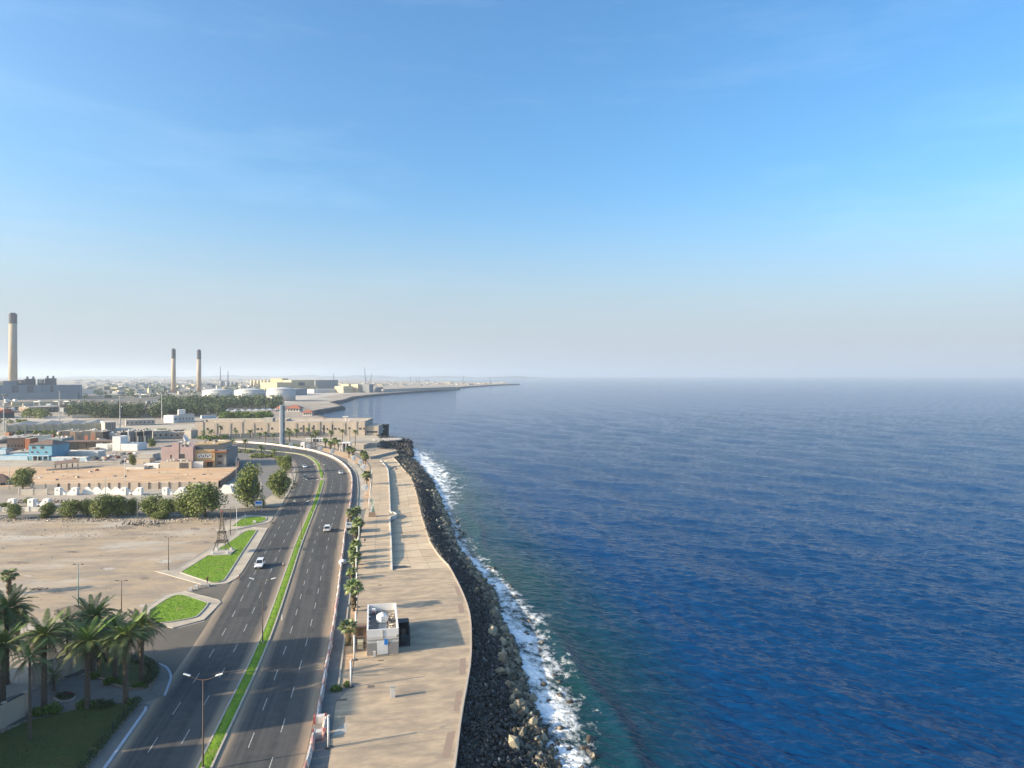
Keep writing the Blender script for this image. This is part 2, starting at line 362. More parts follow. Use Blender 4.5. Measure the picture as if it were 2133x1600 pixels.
me.loops.add(qd.size); me.loops.foreach_set('vertex_index', qd.astype(np.int32).ravel())
me.polygons.add(len(qd)); me.polygons.foreach_set('loop_start', np.arange(0, qd.size, 4, dtype=np.int32))
me.update(calc_edges=True)
for nm, arr in (('foam', foam), ('shallow', shal)):
    at = me.attributes.new(nm, 'FLOAT', 'POINT'); at.data.foreach_set('value', arr.astype(np.float32).ravel())
me.shade_smooth()
m = bpy.data.materials.new('sea_water'); m.use_nodes = True; N, L = m.node_tree.nodes, m.node_tree.links; b = N['Principled BSDF']
tc = N.new('ShaderNodeTexCoord')
def nz(sc, stretch=(1,1,1), rz=0, dt=6, rg=.6, typ='N'):
    mp = N.new('ShaderNodeMapping'); mp.vector_type = 'TEXTURE'; mp.inputs['Scale'].default_value = stretch; mp.inputs['Rotation'].default_value = (0,0,rz); L.new(tc.outputs['Object'], mp.inputs[0])
    n = N.new('ShaderNodeTexNoise'); n.inputs['Scale'].default_value = sc; n.inputs['Detail'].default_value = dt; n.inputs['Roughness'].default_value = rg; L.new(mp.outputs[0], n.inputs['Vector']); return n.outputs['Fac']
def ma(op, a, bb, c=None):
    x = N.new('ShaderNodeMath'); x.operation = op
    for k, v in enumerate((a, bb, c)):
        if v is None: continue
        if isinstance(v, (int, float)): x.inputs[k].default_value = v
        else: L.new(v, x.inputs[k])
    return x.outputs[0]
def cmix(f, a, bb):
    x = N.new('ShaderNodeMix'); x.data_type = 'RGBA'
    for s_, v in ((x.inputs['Factor'], f), (x.inputs['A'], a), (x.inputs['B'], bb)):
        if isinstance(v, bpy.types.NodeSocket): L.new(v, s_)
        elif isinstance(v, tuple): s_.default_value = (*v, 1)
        else: s_.default_value = v
    return x.outputs['Result']
af = N.new('ShaderNodeAttribute'); af.attribute_name = 'foam'; ash = N.new('ShaderNodeAttribute'); ash.attribute_name = 'shallow'
patch = nz(.006, (2.5,1,1), -.5, 3)
deep = cmix(patch, (.0005,.026,.088), (.0007,.035,.118))
sg = ma('MULTIPLY', ash.outputs['Fac'], ma('ADD', ma('MULTIPLY', nz(.05,(1,2,1),.3,4), 1.0), .4)); sgn = N.new('ShaderNodeClamp'); L.new(sg, sgn.inputs[0])
wcol = cmix(sgn.outputs[0], deep, (.006,.034,.025))
lace = ma('ADD', ma('MULTIPLY', nz(.20,(1,1.7,1),.3,9,.70), 1.5), ma('MULTIPLY', nz(.8,(1,1.4,1),.3,6,.65), .8))
fm = ma('ADD', ma('MULTIPLY', ma('MINIMUM', af.outputs['Fac'], .85), .75), ma('MULTIPLY', ma('SUBTRACT', lace, 1.17), 2.3))
fc = N.new('ShaderNodeClamp'); L.new(ma('MULTIPLY', fm, 1.7), fc.inputs[0]); fac = fc.outputs[0]
ccol = cmix(fac, wcol, (.78,.81,.83)); L.new(ccol, b.inputs['Base Color'])
L.new(ma('ADD', .09, ma('MULTIPLY', fac, .6)), b.inputs['Roughness']); b.inputs['IOR'].default_value = 1.23; b.inputs['Specular IOR Level'].default_value = .4
hgt = ma('ADD', ma('ADD', ma('MULTIPLY', nz(.75,(2.8,1,1),-.48,3,.55), .78), ma('MULTIPLY', nz(.2,(2.6,1,1),-.6,2,.5), .40)), ma('ADD', ma('MULTIPLY', nz(.04,(5,1,1),-.55,2,.5), 1.7), ma('MULTIPLY', fac, .35)))
bn = N.new('ShaderNodeBump'); bn.inputs['Strength'].default_value = 1; bn.inputs['Distance'].default_value = .85; L.new(hgt, bn.inputs['Height']); L.new(bn.outputs[0], b.inputs['Normal'])
me.materials.append(m); sea = link('sea', me); sea['kind'] = 'structure'

# ------------------------------------------------------------------ far hills
mb = MB(); pts = []
for k in range(60):
    x = -9500+k*170; hgt_ = 40+55*math.exp(-((k-30)/14)**2)+28*math.sin(k*.7)+14*math.sin(k*1.9+1)
    pts.append((x, 15000+600*math.sin(k*.3), max(4, hgt_*.5)))
n = len(pts)
mb.v = [(x,y-900,-2) for x,y,z in pts]+[(x,y,z) for x,y,z in pts]+[(x,y+1500,-2) for x,y,z in pts]
mb.f = [(i,i+1,n+i+1,n+i) for i in range(n-1)]+[(n+i,n+i+1,2*n+i+1,2*n+i) for i in range(n-1)]
struct('hills', mb, M['hill'], smooth=True)

# ------------------------------------------------------------------ the dual carriageway
MPX = [(426,1600),(548,1341),(599,1200),(624,1128),(656,1050),(662.5,1030),(671,1000),(668.5,985),(666,975),(661,965),(653,957),(640,950.5),(621,945.5),(577,940.5),(534,936.5),(491,932.5),(452,929)]
mg = [G(*p) for p in MPX]; d0 = (mg[1]-mg[0]).normalized(); mg = [mg[0]-d0*60]+mg
mid = resample(spline(mg, 4), 3.0)
RPX = [(629,1600),(648,1525),(672,1400),(690,1300),(700,1233),(710,1150),(717,1100),(727,1050),(731,1010),(729,990),(720,975),(702,960),(681,950),(649,940),(617,934.5),(596,931.5),(568,927.5),(521,923.5),(456,920)]
rg = [G(*p) for p in RPX]; rg = [rg[0]-(rg[1]-rg[0]).normalized()*60]+rg
redge = resample(spline(rg, 4), 2.0)
lg = offset(mid, -12.5); lstraight = [p for p in lg if p.y < 250]
LPX = [(585,1053),(600,1028),(613,1002),(615.5,990),(614,974),(606,957),(575,951),(540,945),(521,942),(482,937),(440,933)]
ledge = resample(spline(lstraight[::6]+[G(*p) for p in LPX], 4), 2.0)
def nearest(P, q): return min(P, key=lambda p: (p.x-q.x)**2+(p.y-q.y)**2)
def project(P, q):
    best = None
    for a, b_ in zip(P, P[1:]):
        d = b_-a; t = max(0, min(1, (q-a).dot(d)/max(1e-9, d.length_squared))); p = a+d*t; e = (p-q).length_squared
        if best is None or e < best[0]: best = (e, p)
    return best[1]
ml, mr = offset(mid, -.88), offset(mid, .88)
le = [project(ledge, p) for p in mid]; re_ = [project(redge, p) for p in mid]
asph = bpy.data.materials.new('road_asphalt'); asph.use_nodes = True
def road_material(m):
    N, L = m.node_tree.nodes, m.node_tree.links; b = N['Principled BSDF']; b.inputs['Roughness'].default_value = .85; b.inputs['Specular IOR Level'].default_value = .25
    uv = N.new('ShaderNodeUVMap'); tc = N.new('ShaderNodeTexCoord'); sp = N.new('ShaderNodeSeparateXYZ'); L.new(uv.outputs[0], sp.inputs[0])
    def noise(src, sc, st, dt=5):
        mp = N.new('ShaderNodeMapping'); mp.inputs['Scale'].default_value = st; L.new(src, mp.inputs[0])
        n = N.new('ShaderNodeTexNoise'); n.inputs['Scale'].default_value = sc; n.inputs['Detail'].default_value = dt; L.new(mp.outputs[0], n.inputs[0]); return n.outputs['Fac']
    def mth(op, a, bb):
        x = N.new('ShaderNodeMath'); x.operation = op
        for k, v in enumerate((a, bb)):
            if isinstance(v, (int,float)): x.inputs[k].default_value = v
            else: L.new(v, x.inputs[k])
        return x.outputs[0]
    def mr_(v, a, z, lo=0, hi=1):
        x = N.new('ShaderNodeMapRange'); x.inputs[1].default_value = a; x.inputs[2].default_value = z; x.inputs[3].default_value = lo; x.inputs[4].default_value = hi; L.new(v, x.inputs[0]); return x.outputs[0]
    def mix(f, a, bb):
        x = N.new('ShaderNodeMix'); x.data_type = 'RGBA'
        for s_, v in ((x.inputs['Factor'], f), (x.inputs['A'], a), (x.inputs['B'], bb)):
            if isinstance(v, bpy.types.NodeSocket): L.new(v, s_)
            else: s_.default_value = (*v, 1)
        return x.outputs['Result']
    u = sp.outputs['X']                          # metres from the left edge; wheel tracks and blown sand follow the lanes
    streak = noise(uv.outputs[0], 1.0, (1.1,.02,1)); fine = noise(tc.outputs['Object'], .6, (1,1,1), 8)
    c = mix(mr_(streak, .38, .62), (.053,.054,.055), (.080,.079,.077)); c = mix(mr_(fine, .42, .75, 0, .55), c, (.098,.095,.090))
    pt = noise(uv.outputs[0], .09, (1,.35,1), 3); c = mix(mr_(pt, .5, .62, 0, .45), c, (.052,.049,.047))
    sd = N.new('ShaderNodeAttribute'); sd.attribute_name = 'edge'
    sn = noise(uv.outputs[0], .7, (1.4,.08,1), 6)
    f = mth('MULTIPLY', mr_(mth('ADD', sd.outputs['Fac'], mth('MULTIPLY', mth('SUBTRACT', sn, .5), 1.6)), 1.9, .15), .85)
    c = mix(f, c, (.36,.28,.20)); L.new(c, b.inputs['Base Color'])
    bn = N.new('ShaderNodeBump'); bn.inputs['Distance'].default_value = .02; L.new(fine, bn.inputs['Height']); L.new(bn.outputs[0], b.inputs['Normal'])
road_material(asph)
def carriageway(name, A, B, z):
    rows = 16; mb = MB(); uv = []; edge = []; s = 0
    for i, (a, b_) in enumerate(zip(A, B)):
        if i: s += (mid[i]-mid[i-1]).length
        w = (b_-a).length
        for k in range(rows+1):
            t = k/rows; p = a.lerp(b_, t); mb.v.append((p.x, p.y, z+.05*math.sin(math.pi*t))); uv.append((w*t, s)); edge.append(min(t, 1-t)*w)
    n = rows+1
    mb.f = [(i*n+k, i*n+k+1, (i+1)*n+k+1, (i+1)*n+k) for i in range(len(A)-1) for k in range(rows)]
    mb.uv = uv; o = struct(name, mb, asph, smooth=True)
    at = o.data.attributes.new('edge', 'FLOAT', 'POINT'); at.data.foreach_set('value', np.asarray(edge, np.float32)); return o
roadL = carriageway('road_inland', le, ml, .03); roadR = carriageway('road_seaward', mr, re_, .03)
def dashes(road, A, B, fr, ph):
    P = [a.lerp(b_, fr) for a, b_ in zip(A, B)]; zz = .03+.05*math.sin(math.pi*fr)+.006
    P = resample(P, .5); k = ph
    while k+9 < len(P)-2:
        seg = P[k:k+9]
        if seg[-1].y > 58 and seg[0].y < 475:
            mb = MB(); l, r = offset(seg[::4], -.065), offset(seg[::4], .065)
            mb.v = [(p.x,p.y,zz) for p in l]+[(p.x,p.y,zz) for p in r]; n = len(l); mb.f = [(i,n+i,n+i+1,i+1) for i in range(n-1)]
            mb.build('lane_dash', M['paint'], road)
        k += 21
dashes(roadL, le, ml, .36, 4); dashes(roadL, le, ml, .68, 7)
dashes(roadR, mr, re_, .32, 2); dashes(roadR, mr, re_, .64, 9)
# bent arrow painted on the seaward lane
p = G(683,1352); mb = MB(); c_, s_ = math.cos(HEAD), math.sin(HEAD)
for x0,x1,y0,y1 in ((-.06,.06,-1.4,.9),(-.06,.8,.9,1.1)): mb.add([(p.x+x*c_-y*s_, p.y+x*s_+y*c_, .088) for x,y in ((x0,y0),(x1,y0),(x1,y1),(x0,y1))], [(0,1,2,3)])
mb.build('painted_arrow', M['paint'], roadR)
# median strip: kerbs, soil, grass
def kerb(name, pts, w, z0, z1, m_): return struct(name, MB().wall([(p.x,p.y) for p in pts], w, z0, z1), m_)
gap = [i for i, p in enumerate(mid) if 331 < p.y < 341]
g0, g1 = gap[0], gap[-1]
for a, b_ in ((0, g0), (g1, len(mid))):
    kerb('median_kerb', ml[a:b_], .28, 0, .22, M['kerb']); kerb('median_kerb', mr[a:b_], .28, 0, .22, M['kerb'])
def tufts(poly_fn, n, size, seed, z, m_, dens_y=None):
    r = np.random.default_rng(seed); V = []; F = []; T = []
    for _ in range(n):
        p = poly_fn(r)
        if p is None: continue
        a = r.uniform(0, 6.28); h = size*r.uniform(.5,1.3); w = h*.9; o = len(V); lx, ly = math.cos(a), math.sin(a); q = r.uniform(-.5,.5,2)*h
        V += [(p[0]-lx*w, p[1]-ly*w, z-.02), (p[0]+lx*w, p[1]+ly*w, z-.02), (p[0]+lx*w*.6+q[0], p[1]+ly*w*.6+q[1], z+h), (p[0]-lx*w*.6+q[0], p[1]-ly*w*.6+q[1], z+h)]
        F.append((o,o+1,o+2,o+3)); T.append(r.uniform(.65,1.35))
    me = bpy.data.meshes.new('grass'); me.from_pydata(V, [], F); me.materials.append(m_)
    at = me.attributes.new('tint', 'FLOAT', 'FACE'); at.data.foreach_set('value', np.asarray(T, np.float32)); return me
for a, b_ in ((0, g0), (g1, len(mid))):
    mb = MB(); A, B = offset(mid[a:b_], -.72), offset(mid[a:b_], .72); rows = 5
    for p, q in zip(A, B):
        for k in range(rows+1):
            t = k/rows; w = p.lerp(q, t); mb.v.append((w.x, w.y, .17+.07*math.sin(math.pi*t)))
    n = rows+1; mb.f = [(i*n+k, i*n+k+1, (i+1)*n+k+1, (i+1)*n+k) for i in range(len(A)-1) for k in range(rows)]
    o = mb.build('median_grass', M['grass'], None, True); o['kind'] = 'stuff'; tag(o, 'narrow bright green grass strip in the median' + (' before the gap' if a == 0 else ' beyond the gap'), 'grass')
    def fn(r, seg=mid[a:b_]):
        i = r.integers(0, len(seg)-1); p = seg[i].lerp(seg[i+1], r.random()); d = (seg[i+1]-seg[i]).normalized(); o_ = r.uniform(-.64,.64); return (p.x+d.y*o_, p.y-d.x*o_)
    t_ = link('grass_tufts', tufts(fn, 9000 if a == 0 else 3000, .075, 5+a, .2, M['grass_tuft']), o); t_['kind'] = 'stuff'
struct('median_crossing', MB().sheet([(p.x,p.y) for p in ml[g0:g1+1]+mr[g0:g1+1][::-1]], .06), M['pavement'])

# ------------------------------------------------------------------ side streets and lots
def poly(px, z=0): return [(G(x,y,z).x, G(x,y,z).y) for x, y in px]
def rnd(px, z=0, step=.6, close=True):
    P = [G(x,y,z) for x,y in px]; Q = spline(P+[P[0]], step)[:-1]; return [(p.x,p.y) for p in Q]
struct('side_street', MB().sheet(poly([(150,1420),(100,1395),(60,1330),(120,1322),(290,1312),(340,1300),(372,1309),(424,1295),(462,1256),(462,1262),(352,1420),(340,1398),(300,1375),(215,1372)]), .016), M['old_asphalt'])
struct('side_street', MB().sheet(poly([(385,1233),(455,1252),(464,1248),(496,1205),(472,1217),(446,1221),(432,1223),(388,1214)]), .012), M['old_asphalt'])
struct('side_street', MB().sheet(poly([(420,1072),(440,1062),(585,1054),(592,1048),(572,1078),(505,1074),(470,1084)]), .016), M['old_asphalt'])
struct('side_street', MB().sheet(poly([(0,1073),(430,1063),(430,1070),(0,1082)]), .01), M['old_asphalt'])
struct('service_road', MB().sheet(poly([(474,940),(521,944),(560,950),(585,958),(600,968),(606,985),(604,1002),(590,1030),(578,1050),(542,1052),(546,1010),(530,975),(498,985),(480,960)]), .014), M['path_grey'])
struct('sand_lot', MB().sheet(poly([(-60,975),(0,972),(110,974),(260,971),(490,975),(496,980),(458,1004),(300,1007),(124,1009),(60,1012),(-60,1016)]), .03), M['sand'])
struct('waste_lot', MB().sheet(poly([(-250,1088),(0,1084),(200,1088),(400,1082),(470,1086),(448,1106),(478,1112),(400,1165),(322,1191),(430,1224),(383,1232),(298,1272),(296,1300),(120,1318),(0,1322),(-200,1330)]), .02), M['lot'])
struct('ground_patch', MB().sheet(rnd([(110,1272),(150,1262),(178,1268),(165,1282),(130,1288)], 0, .8), .03), M['dark_soil'])
# ------------------------------------------------------------------ grass islands on the inland kerb
def island(name, gpx, ppx, what, seed, plain=True):
    P = poly(ppx); struct('pavement', MB().prism(P, 0, .13), M['pavement'])
    st = MB().wall(P, .3, .0, .17, True); struct('kerb', st, M['kerb'])
    Q = rnd(gpx, .15, .8); struct('planter_kerb', MB().wall(Q, .25, .1, .30, True), M['concrete'])
    o = MB().sheet(Q, .235).build(name, M['grass'] if plain else M['grass_dull']); tag(o, what, 'grass', kind='stuff')
    xs = [q[0] for q in Q]; ys = [q[1] for q in Q]; area = (max(xs)-min(xs))*(max(ys)-min(ys))
    def inside(x, y):
        c = False; j = len(Q)-1
        for i in range(len(Q)):
            if (Q[i][1] > y) != (Q[j][1] > y) and x < (Q[j][0]-Q[i][0])*(y-Q[i][1])/(Q[j][1]-Q[i][1])+Q[i][0]: c = not c
            j = i
        return c
    def fn(r):
        x, y = r.uniform(min(xs), max(xs)), r.uniform(min(ys), max(ys)); return (x, y) if inside(x, y) else None
    t_ = link('grass_tufts', tufts(fn, int(area*18), .075, seed, .23, M['grass_tuft']), o); t_['kind'] = 'stuff'
    return o
island('lawn', [(376,1193),(480,1128),(512,1107),(532,1105),(533,1108),(503,1153),(473,1200),(462,1211),(446,1214),(430,1211)], [(323,1190),(370,1186),(505,1104),(525,1099),(557,1101),(534,1142),(503,1192),(491,1206),(472,1216),(446,1219),(432,1221)], 'bright green lawn around the lattice tower sculpture', 11)
island('lawn', [(311,1272),(352,1246),(380,1240),(429,1255),(433,1258),(416,1279),(399,1288),(338,1298),(312,1292)], [(296,1273),(345,1240),(383,1232),(455,1251),(459,1256),(440,1276),(424,1292),(360,1309),(335,1303),(298,1301)], 'bright green lawn on the kerb island beside the date palms', 12)
island('lawn', [(483,1097),(510,1079),(553,1078),(547,1087),(512,1096)], [(450,1104),(500,1079),(507,1074),(569,1076),(566,1083),(560,1089),(512,1099),(475,1106)], 'small bright green lawn beside the far side street', 13)
P = poly([(585,1053),(542,1052),(548,1044),(578,1024),(592,1000),(600,985),(606,985),(613,1002),(600,1028)]); struct('pavement', MB().prism(P, 0, .13), M['pavement'])
struct('kerb', MB().wall(poly([(585,1053),(600,1028),(613,1002),(615.5,990),(614,974),(606,957),(575,951)]), .35, 0, .2), M['kerb'])
P = rnd([(613,975),(606,957),(580,950),(540,943.5),(482,936.5),(478,939),(521,945),(565,955),(583,966),(600,985)], 0, 2); struct('pavement', MB().prism(P, 0, .12), M['dark_soil'])

# ------------------------------------------------------------------ promenade
side = [(629+9,1600),(640,1680)]
plz_left = [(676,1680),(684,1600),(690,1540),(700,1466),(731,1433),(738,1375),(745,1265),(744,1200),(750,1126),(757,1085),(762,1062)]
walk = [(p.x,p.y) for p in offset(redge, .25) if 50 < p.y < 500]
upper = [G(*p) for p in [(770,1040),(776,1000),(774,975),(765,958),(745,944),(715,934),(690,928),(650,921),(610,916),(560,914),(470,910)]]
struct('pavement', MB().sheet(walk+[(p.x,p.y) for p in upper[::-1]]+poly(plz_left[::-1]), .10), M['path_grey'])
deck_line = DECKL
plz = poly(plz_left)+poly([(770,1040),(776,1000),(774,975),(765,958),(757,946),(772,938),(790,937),(824,936),(831,949),(818,953),(796,959)])+poly(deck_line[::-1])+poly([(937,1184)])+poly([(960,1229),(977,1277),(981,1333),(978,1389),(961,1487),(946,1600),(930,1680)])
struct('promenade', MB().prism(plz, -.3, .15), M['plaza_old'])
# crosswise slabs of the upper plaza, laid over the bed one by one
def slabs(parent_name, rows, m_, z_fn, cols, gapw=.06, label=None):
    base_ = None
    return None
PL = [G(*p) for p in [(744,1200),(750,1126),(757,1085),(762,1062),(770,1040),(776,1000),(774,975)]]
PR = [G(*p) for p in [(816,1190),(814,1120),(812,1082),(812,1064),(811,1040),(809,1000),(806,975)]]
def band(L_, R_, n, ncol_, name, parent, m_, z0, zf, jit=.012):
    def at(P, t):
        P = P if len(P) > 60 else P
        k = t*(len(P)-1); i = min(int(k), len(P)-2); return P[i].lerp(P[i+1], k-i)
    Lr, Rr = resample(spline(L_, 2), 1.0), resample(spline(R_, 2), 1.0)
    for i in range(n):
        t0, t1 = (i+.02)/n, (i+.98)/n; a, b_, c, d = at(Lr,t0), at(Rr,t0), at(Rr,t1), at(Lr,t1)
        for k in range(ncol_):
            u0, u1 = (k+.008)/ncol_, (k+.992)/ncol_; q = [a.lerp(b_,u0), a.lerp(b_,u1), d.lerp(c,u1), d.lerp(c,u0)]
            o_ = random.uniform(-jit, jit); zz = [zf(p)+o_ for p in q]; mb = MB()
            mb.v = [(p.x,p.y,z_-.2) for p, z_ in zip(q, zz)]+[(p.x,p.y,z_) for p, z_ in zip(q, zz)]
            mb.f = [(4,5,6,7),(0,1,5,4),(1,2,6,5),(2,3,7,6),(3,0,4,7)]
            mb.build(name, m_, parent)
up = struct('upper_plaza', MB().sheet([(p.x,p.y) for p in PL+PR[::-1]], .155), M['path_grey'])
band(PL, PR, 34, 2, 'paving_slab', up, M['plaza'], .15, lambda p: .175)
DL = [G(*p) for p in [(817,1190),(815,1120),(813,1082),(828,1073),(813,1064),(812,1020),(810,990),(807,975),(794,960)]]
DR = [G(*p) for p in [(936,1184),(896,1125),(885,1095),(875,1062),(867,1026),(855,992),(837,972),(828,963),(817,954)]]
ZD = -.9
def zdeck(p): return ZD+max(0, min(1, (196-p.y)/16))*(-ZD+.16) if p.y < 196 else ZD+max(0, min(1, (p.y-380)/25))*(-ZD+.12)
dk = MB(); Ld, Rd = resample(spline(DL,2),1.5), resample(spline(DR,2),1.5); n = min(len(Ld),len(Rd))
Ld, Rd = [Ld[int(k*(len(Ld)-1)/59)] for k in range(60)], [Rd[int(k*(len(Rd)-1)/59)] for k in range(60)]
for a, b_ in zip(Ld, Rd): dk.v += [(a.x,a.y,zdeck(a)-.05),(b_.x,b_.y,zdeck(b_)-.05)]
dk.f = [(2*i,2*i+1,2*i+3,2*i+2) for i in range(59)]
dk = struct('lower_deck', dk, M['dark'])
band(DL, DR, 30, 3, 'paving_slab', dk, M['deck'], ZD, zdeck, .008)
# retaining wall between the two levels, in pours of its own
rw_ = thing('retaining_wall', 'low pale retaining wall with a curved bastion between promenade levels', 'wall')
rp = resample(spline([G(*p) for p in deck_line[:2]]+[G(*p) for p in deck_line[2:]], 1), .8)
k = 0; nseg = 0
while k < len(rp)-3:
    n = 14; seg = rp[k:k+n+1]
    if len(seg) > 2: MB().wall([(p.x,p.y) for p in seg], .42, -.95, .45 if nseg % 5 != 3 else .2).build('wall_pour', M['offwhite'], rw_)
    k += n; nseg += 1
# seaward kerb of the promenade, block by block
sk = thing('sea_kerb', 'pale concrete kerb along the seaward edge of the promenade', 'kerb')
ep = resample(spline(prom_edge[:16], 1.2), 1.0)
for k in range(0, len(ep)-4, 4):
    zt = zdeck(ep[k+2])+.28 if ep[k+2].y > 181 else .27
    MB().wall([(p.x,p.y) for p in ep[k:k+5]], .34, -1.6, zt+random.uniform(-.012,.012)).build('kerb_block', M['beige2'], sk)
# reddish tile panels let into the paving
for (x0,y0,x1,y1,x2,y2,x3,y3) in ((946,1222,958,1222,965,1242,953,1242),(953,1260,964,1258,968,1278,957,1280),(958,1374,970,1372,970,1405,957,1408),(951,1442,964,1440,955,1484,944,1483),(932,1528,949,1524,936,1580,920,1582)):
    q = [G(*p) for p in ((x0,y0),(x1,y1),(x2,y2),(x3,y3))]; mb = MB().prism([(p.x,p.y) for p in q], .14, .158); struct('tile_panel', mb, M['tile_red'])
for x, y, rw2, rd in ((793,1376,1.0,.5),(773,1430,1.1,.9),(712,1458,1.6,.8),(791,1219,.7,.7)):
    p = G(x,y,.15); struct('manhole_cover', MB().cbox((p.x,p.y,.14),(rw2,rd,.02),HEAD), M['steel'])
struct('light_slab', MB().prism(poly([(698,1523),(724,1506),(721,1528),(694,1536)]), .14, .156), M['concrete'])
# beds along the promenade
bed1 = poly([(726,1270),(744,1266),(738,1372),(729,1374),(724,1345),(712,1434),(705,1434)])
struct('planting_bed', MB().prism(poly([(725,1268),(744,1266),(739,1330),(737,1372),(730,1432),(706,1436)]), .1, .20), M['sand'])
struct('planting_bed', MB().prism(poly([(733,1200),(743,1200),(749,1126),(752,1090),(741,1090),(738,1126)]), .1, .22), M['dark_soil'])
struct('planting_bed', MB().prism(poly([(757,1062),(768,1058),(772,1010),(770,975),(762,960),(750,958),(760,985),(759,1020)]), .1, .19), M['sand'])
struct('planting_bed', MB().prism(poly([(755,960),(735,947),(700,938),(660,931),(664,937),(700,948),(725,957),(742,968)]), .1, .17), M['sand'])
struct('path', MB().sheet(poly([(745,1062),(757,1062),(759,1015),(757,985),(742,966),(722,955),(727,966),(742,985),(747,1015)]), .12), M['pavement'])
for pl in ([(725,1268),(718,1330),(705,1434)],[(727,1262),(733,1200),(739,1126),(741,1092)],[(744,1062),(746,1015),(741,985),(725,965)]):
    P = resample(spline([G(*p) for p in pl],2),1.2); struct('path_kerb', MB().wall([(p.x,p.y) for p in P], .3, 0, .38), M['kerb'])

# stones and scraps strewn over the waste lot

pr_ = random.Random(12)
for road, A, B in ((roadL, le, ml), (roadR, mr, re_)):           # resurfaced patches in the lanes
    for _ in range(13):
        i = pr_.randrange(22, 95); fr = pr_.uniform(.12,.85); a, c = A[i].lerp(B[i], fr), A[i+1].lerp(B[i+1], fr); d = (c-a).normalized(); n_ = Vector((d.y,-d.x,0)); l, w = pr_.uniform(1.5,6), pr_.uniform(.5,1.5)
        zz = .036+.05*math.sin(math.pi*min(max(fr+w/24,0),1)); q = [a-n_*w, a+n_*w, a+n_*w+d*l, a-n_*w+d*l]; o = MB(); o.add([(p.x,p.y,zz) for p in q], [(0,1,2,3)]); o.build('road_patch', M['patch'], road)
hd = Vector((-math.sin(HEAD), math.cos(HEAD), 0)); pp_ = Vector((math.cos(HEAD), math.sin(HEAD), 0))
for k in range(11):                                              # expansion joints across the near plaza
    y0 = 84+k*8.6; c = Vector((XA(745 if y0 > 115 else 700, y0)+.6, y0, 0)); xe = float(ip(te, y0+3))-.6; l = (xe-c.x)/pp_.x; q = [c, c+pp_*l, c+pp_*l+hd*.05, c+hd*.05]
    if not (122 < y0 < 142): struct('paving_joint', MB().sheet([(p.x,p.y) for p in q], .1545), M['dark_soil'])
# ------------------------------------------------------------------ rock revetment below the promenade
rev = thing('rock_revetment', 'dark boulder and rubble slope between promenade and surf', 'sea wall')
ys = np.linspace(62, 455, 200); mb = MB()
def slope_pt(t, y):
    xe, xw = float(ip(te, y))+.2, float(ip(tw, y))+.6
    x = xe+(xw-xe)*t; z = -.75-5.6*(t**1.15 if t < 1.3 else 1.3); return x, z
for y in ys:
    for k in range(9):
        x, z = slope_pt(k/8*1.1, y); mb.v.append((x+random.uniform(-.2,.2), y, z+random.uniform(-.25,.1) if 0 < k else z))
mb.f = [(i*9+k, i*9+k+1, (i+1)*9+k+1, (i+1)*9+k) for i in range(199) for k in range(8)]
mb.build('rubble_bed', M['shore_rock'], rev)
def hull_rock(seed, n=15, flat=.7):
    r = np.random.default_rng(seed); bm = bmesh.new()
    for _ in range(n):
        v = r.normal(size=3); v /= np.linalg.norm(v); v *= r.uniform(.75,1.05); bm.verts.new((v[0]*r.uniform(.9,1.1), v[1], v[2]*flat))
    bmesh.ops.convex_hull(bm, input=bm.verts); bmesh.ops.delete(bm, geom=[v for v in bm.verts if not v.link_faces], context='VERTS')
    bmesh.ops.triangulate(bm, faces=bm.faces); bm.verts.index_update()
    V = np.array([v.co[:] for v in bm.verts]); F = np.array([[v.index for v in f.verts] for f in bm.faces]); bm.free(); return V, F
ROCKS = [hull_rock(100+k, 10) for k in range(6)]
def scatter_rocks(pts, sizes, name, m_, parent, seed=1, lo=.6, hi=1.5):
    r = np.random.default_rng(seed); V = []; F = []; T = []; o = 0
    for p, s in zip(pts, sizes):
        v, f = ROCKS[r.integers(0, 6)]; a = r.uniform(0, 6.28, 3)
        R = np.array(Matrix.Rotation(a[0],3,'X') @ Matrix.Rotation(a[1],3,'Y') @ Matrix.Rotation(a[2],3,'Z'))
        V.append((v*s*r.uniform(.7,1.3,3)) @ R.T+np.array(p)); F.append(f+o); o += len(v); T.append(np.full(len(f), r.uniform(lo, hi) if r.random() > .06 else hi*2.0))
    V = np.concatenate(V); F = np.concatenate(F); T = np.concatenate(T); me = bpy.data.meshes.new(name)
    me.vertices.add(len(V)); me.vertices.foreach_set('co', V.astype(np.float32).ravel()); me.loops.add(F.size); me.loops.foreach_set('vertex_index', F.astype(np.int32).ravel())
    me.polygons.add(len(F)); me.polygons.foreach_set('loop_start', np.arange(0, F.size, 3, dtype=np.int32)); me.update(calc_edges=True)
    at = me.attributes.new('tint', 'FLOAT', 'FACE'); at.data.foreach_set('value', T.astype(np.float32)); me.materials.append(m_)
    o_ = link(name, me, parent); o_['kind'] = 'stuff'; return o_
r = np.random.default_rng(21); pts = []; szs = []
for _ in range(21000):
    y = 64+(r.random()**1.5)*375; s = r.uniform(.22,.42)*(1+y/420); t = r.uniform(.0,.78) if r.random() < .8 else r.uniform(.5,1.05)
    x, z = slope_pt(t, y); pts.append((x, y+r.uniform(-.5,.5), z+r.uniform(0,.35))); szs.append(s)
ro = scatter_rocks(pts, szs, 'rubble_stones', M['rock_dark'], rev, 5, .4, 1.7)
BM = []
for k in range(7):
    v, f = hull_rock(300+k, 27, .75)
    for key in ('rock', 'rock_wet'):
        me = bpy.data.meshes.new('boulder'); me.from_pydata(v.tolist(), [], f.tolist()); me.materials.append(M[key]); BM.append(me)
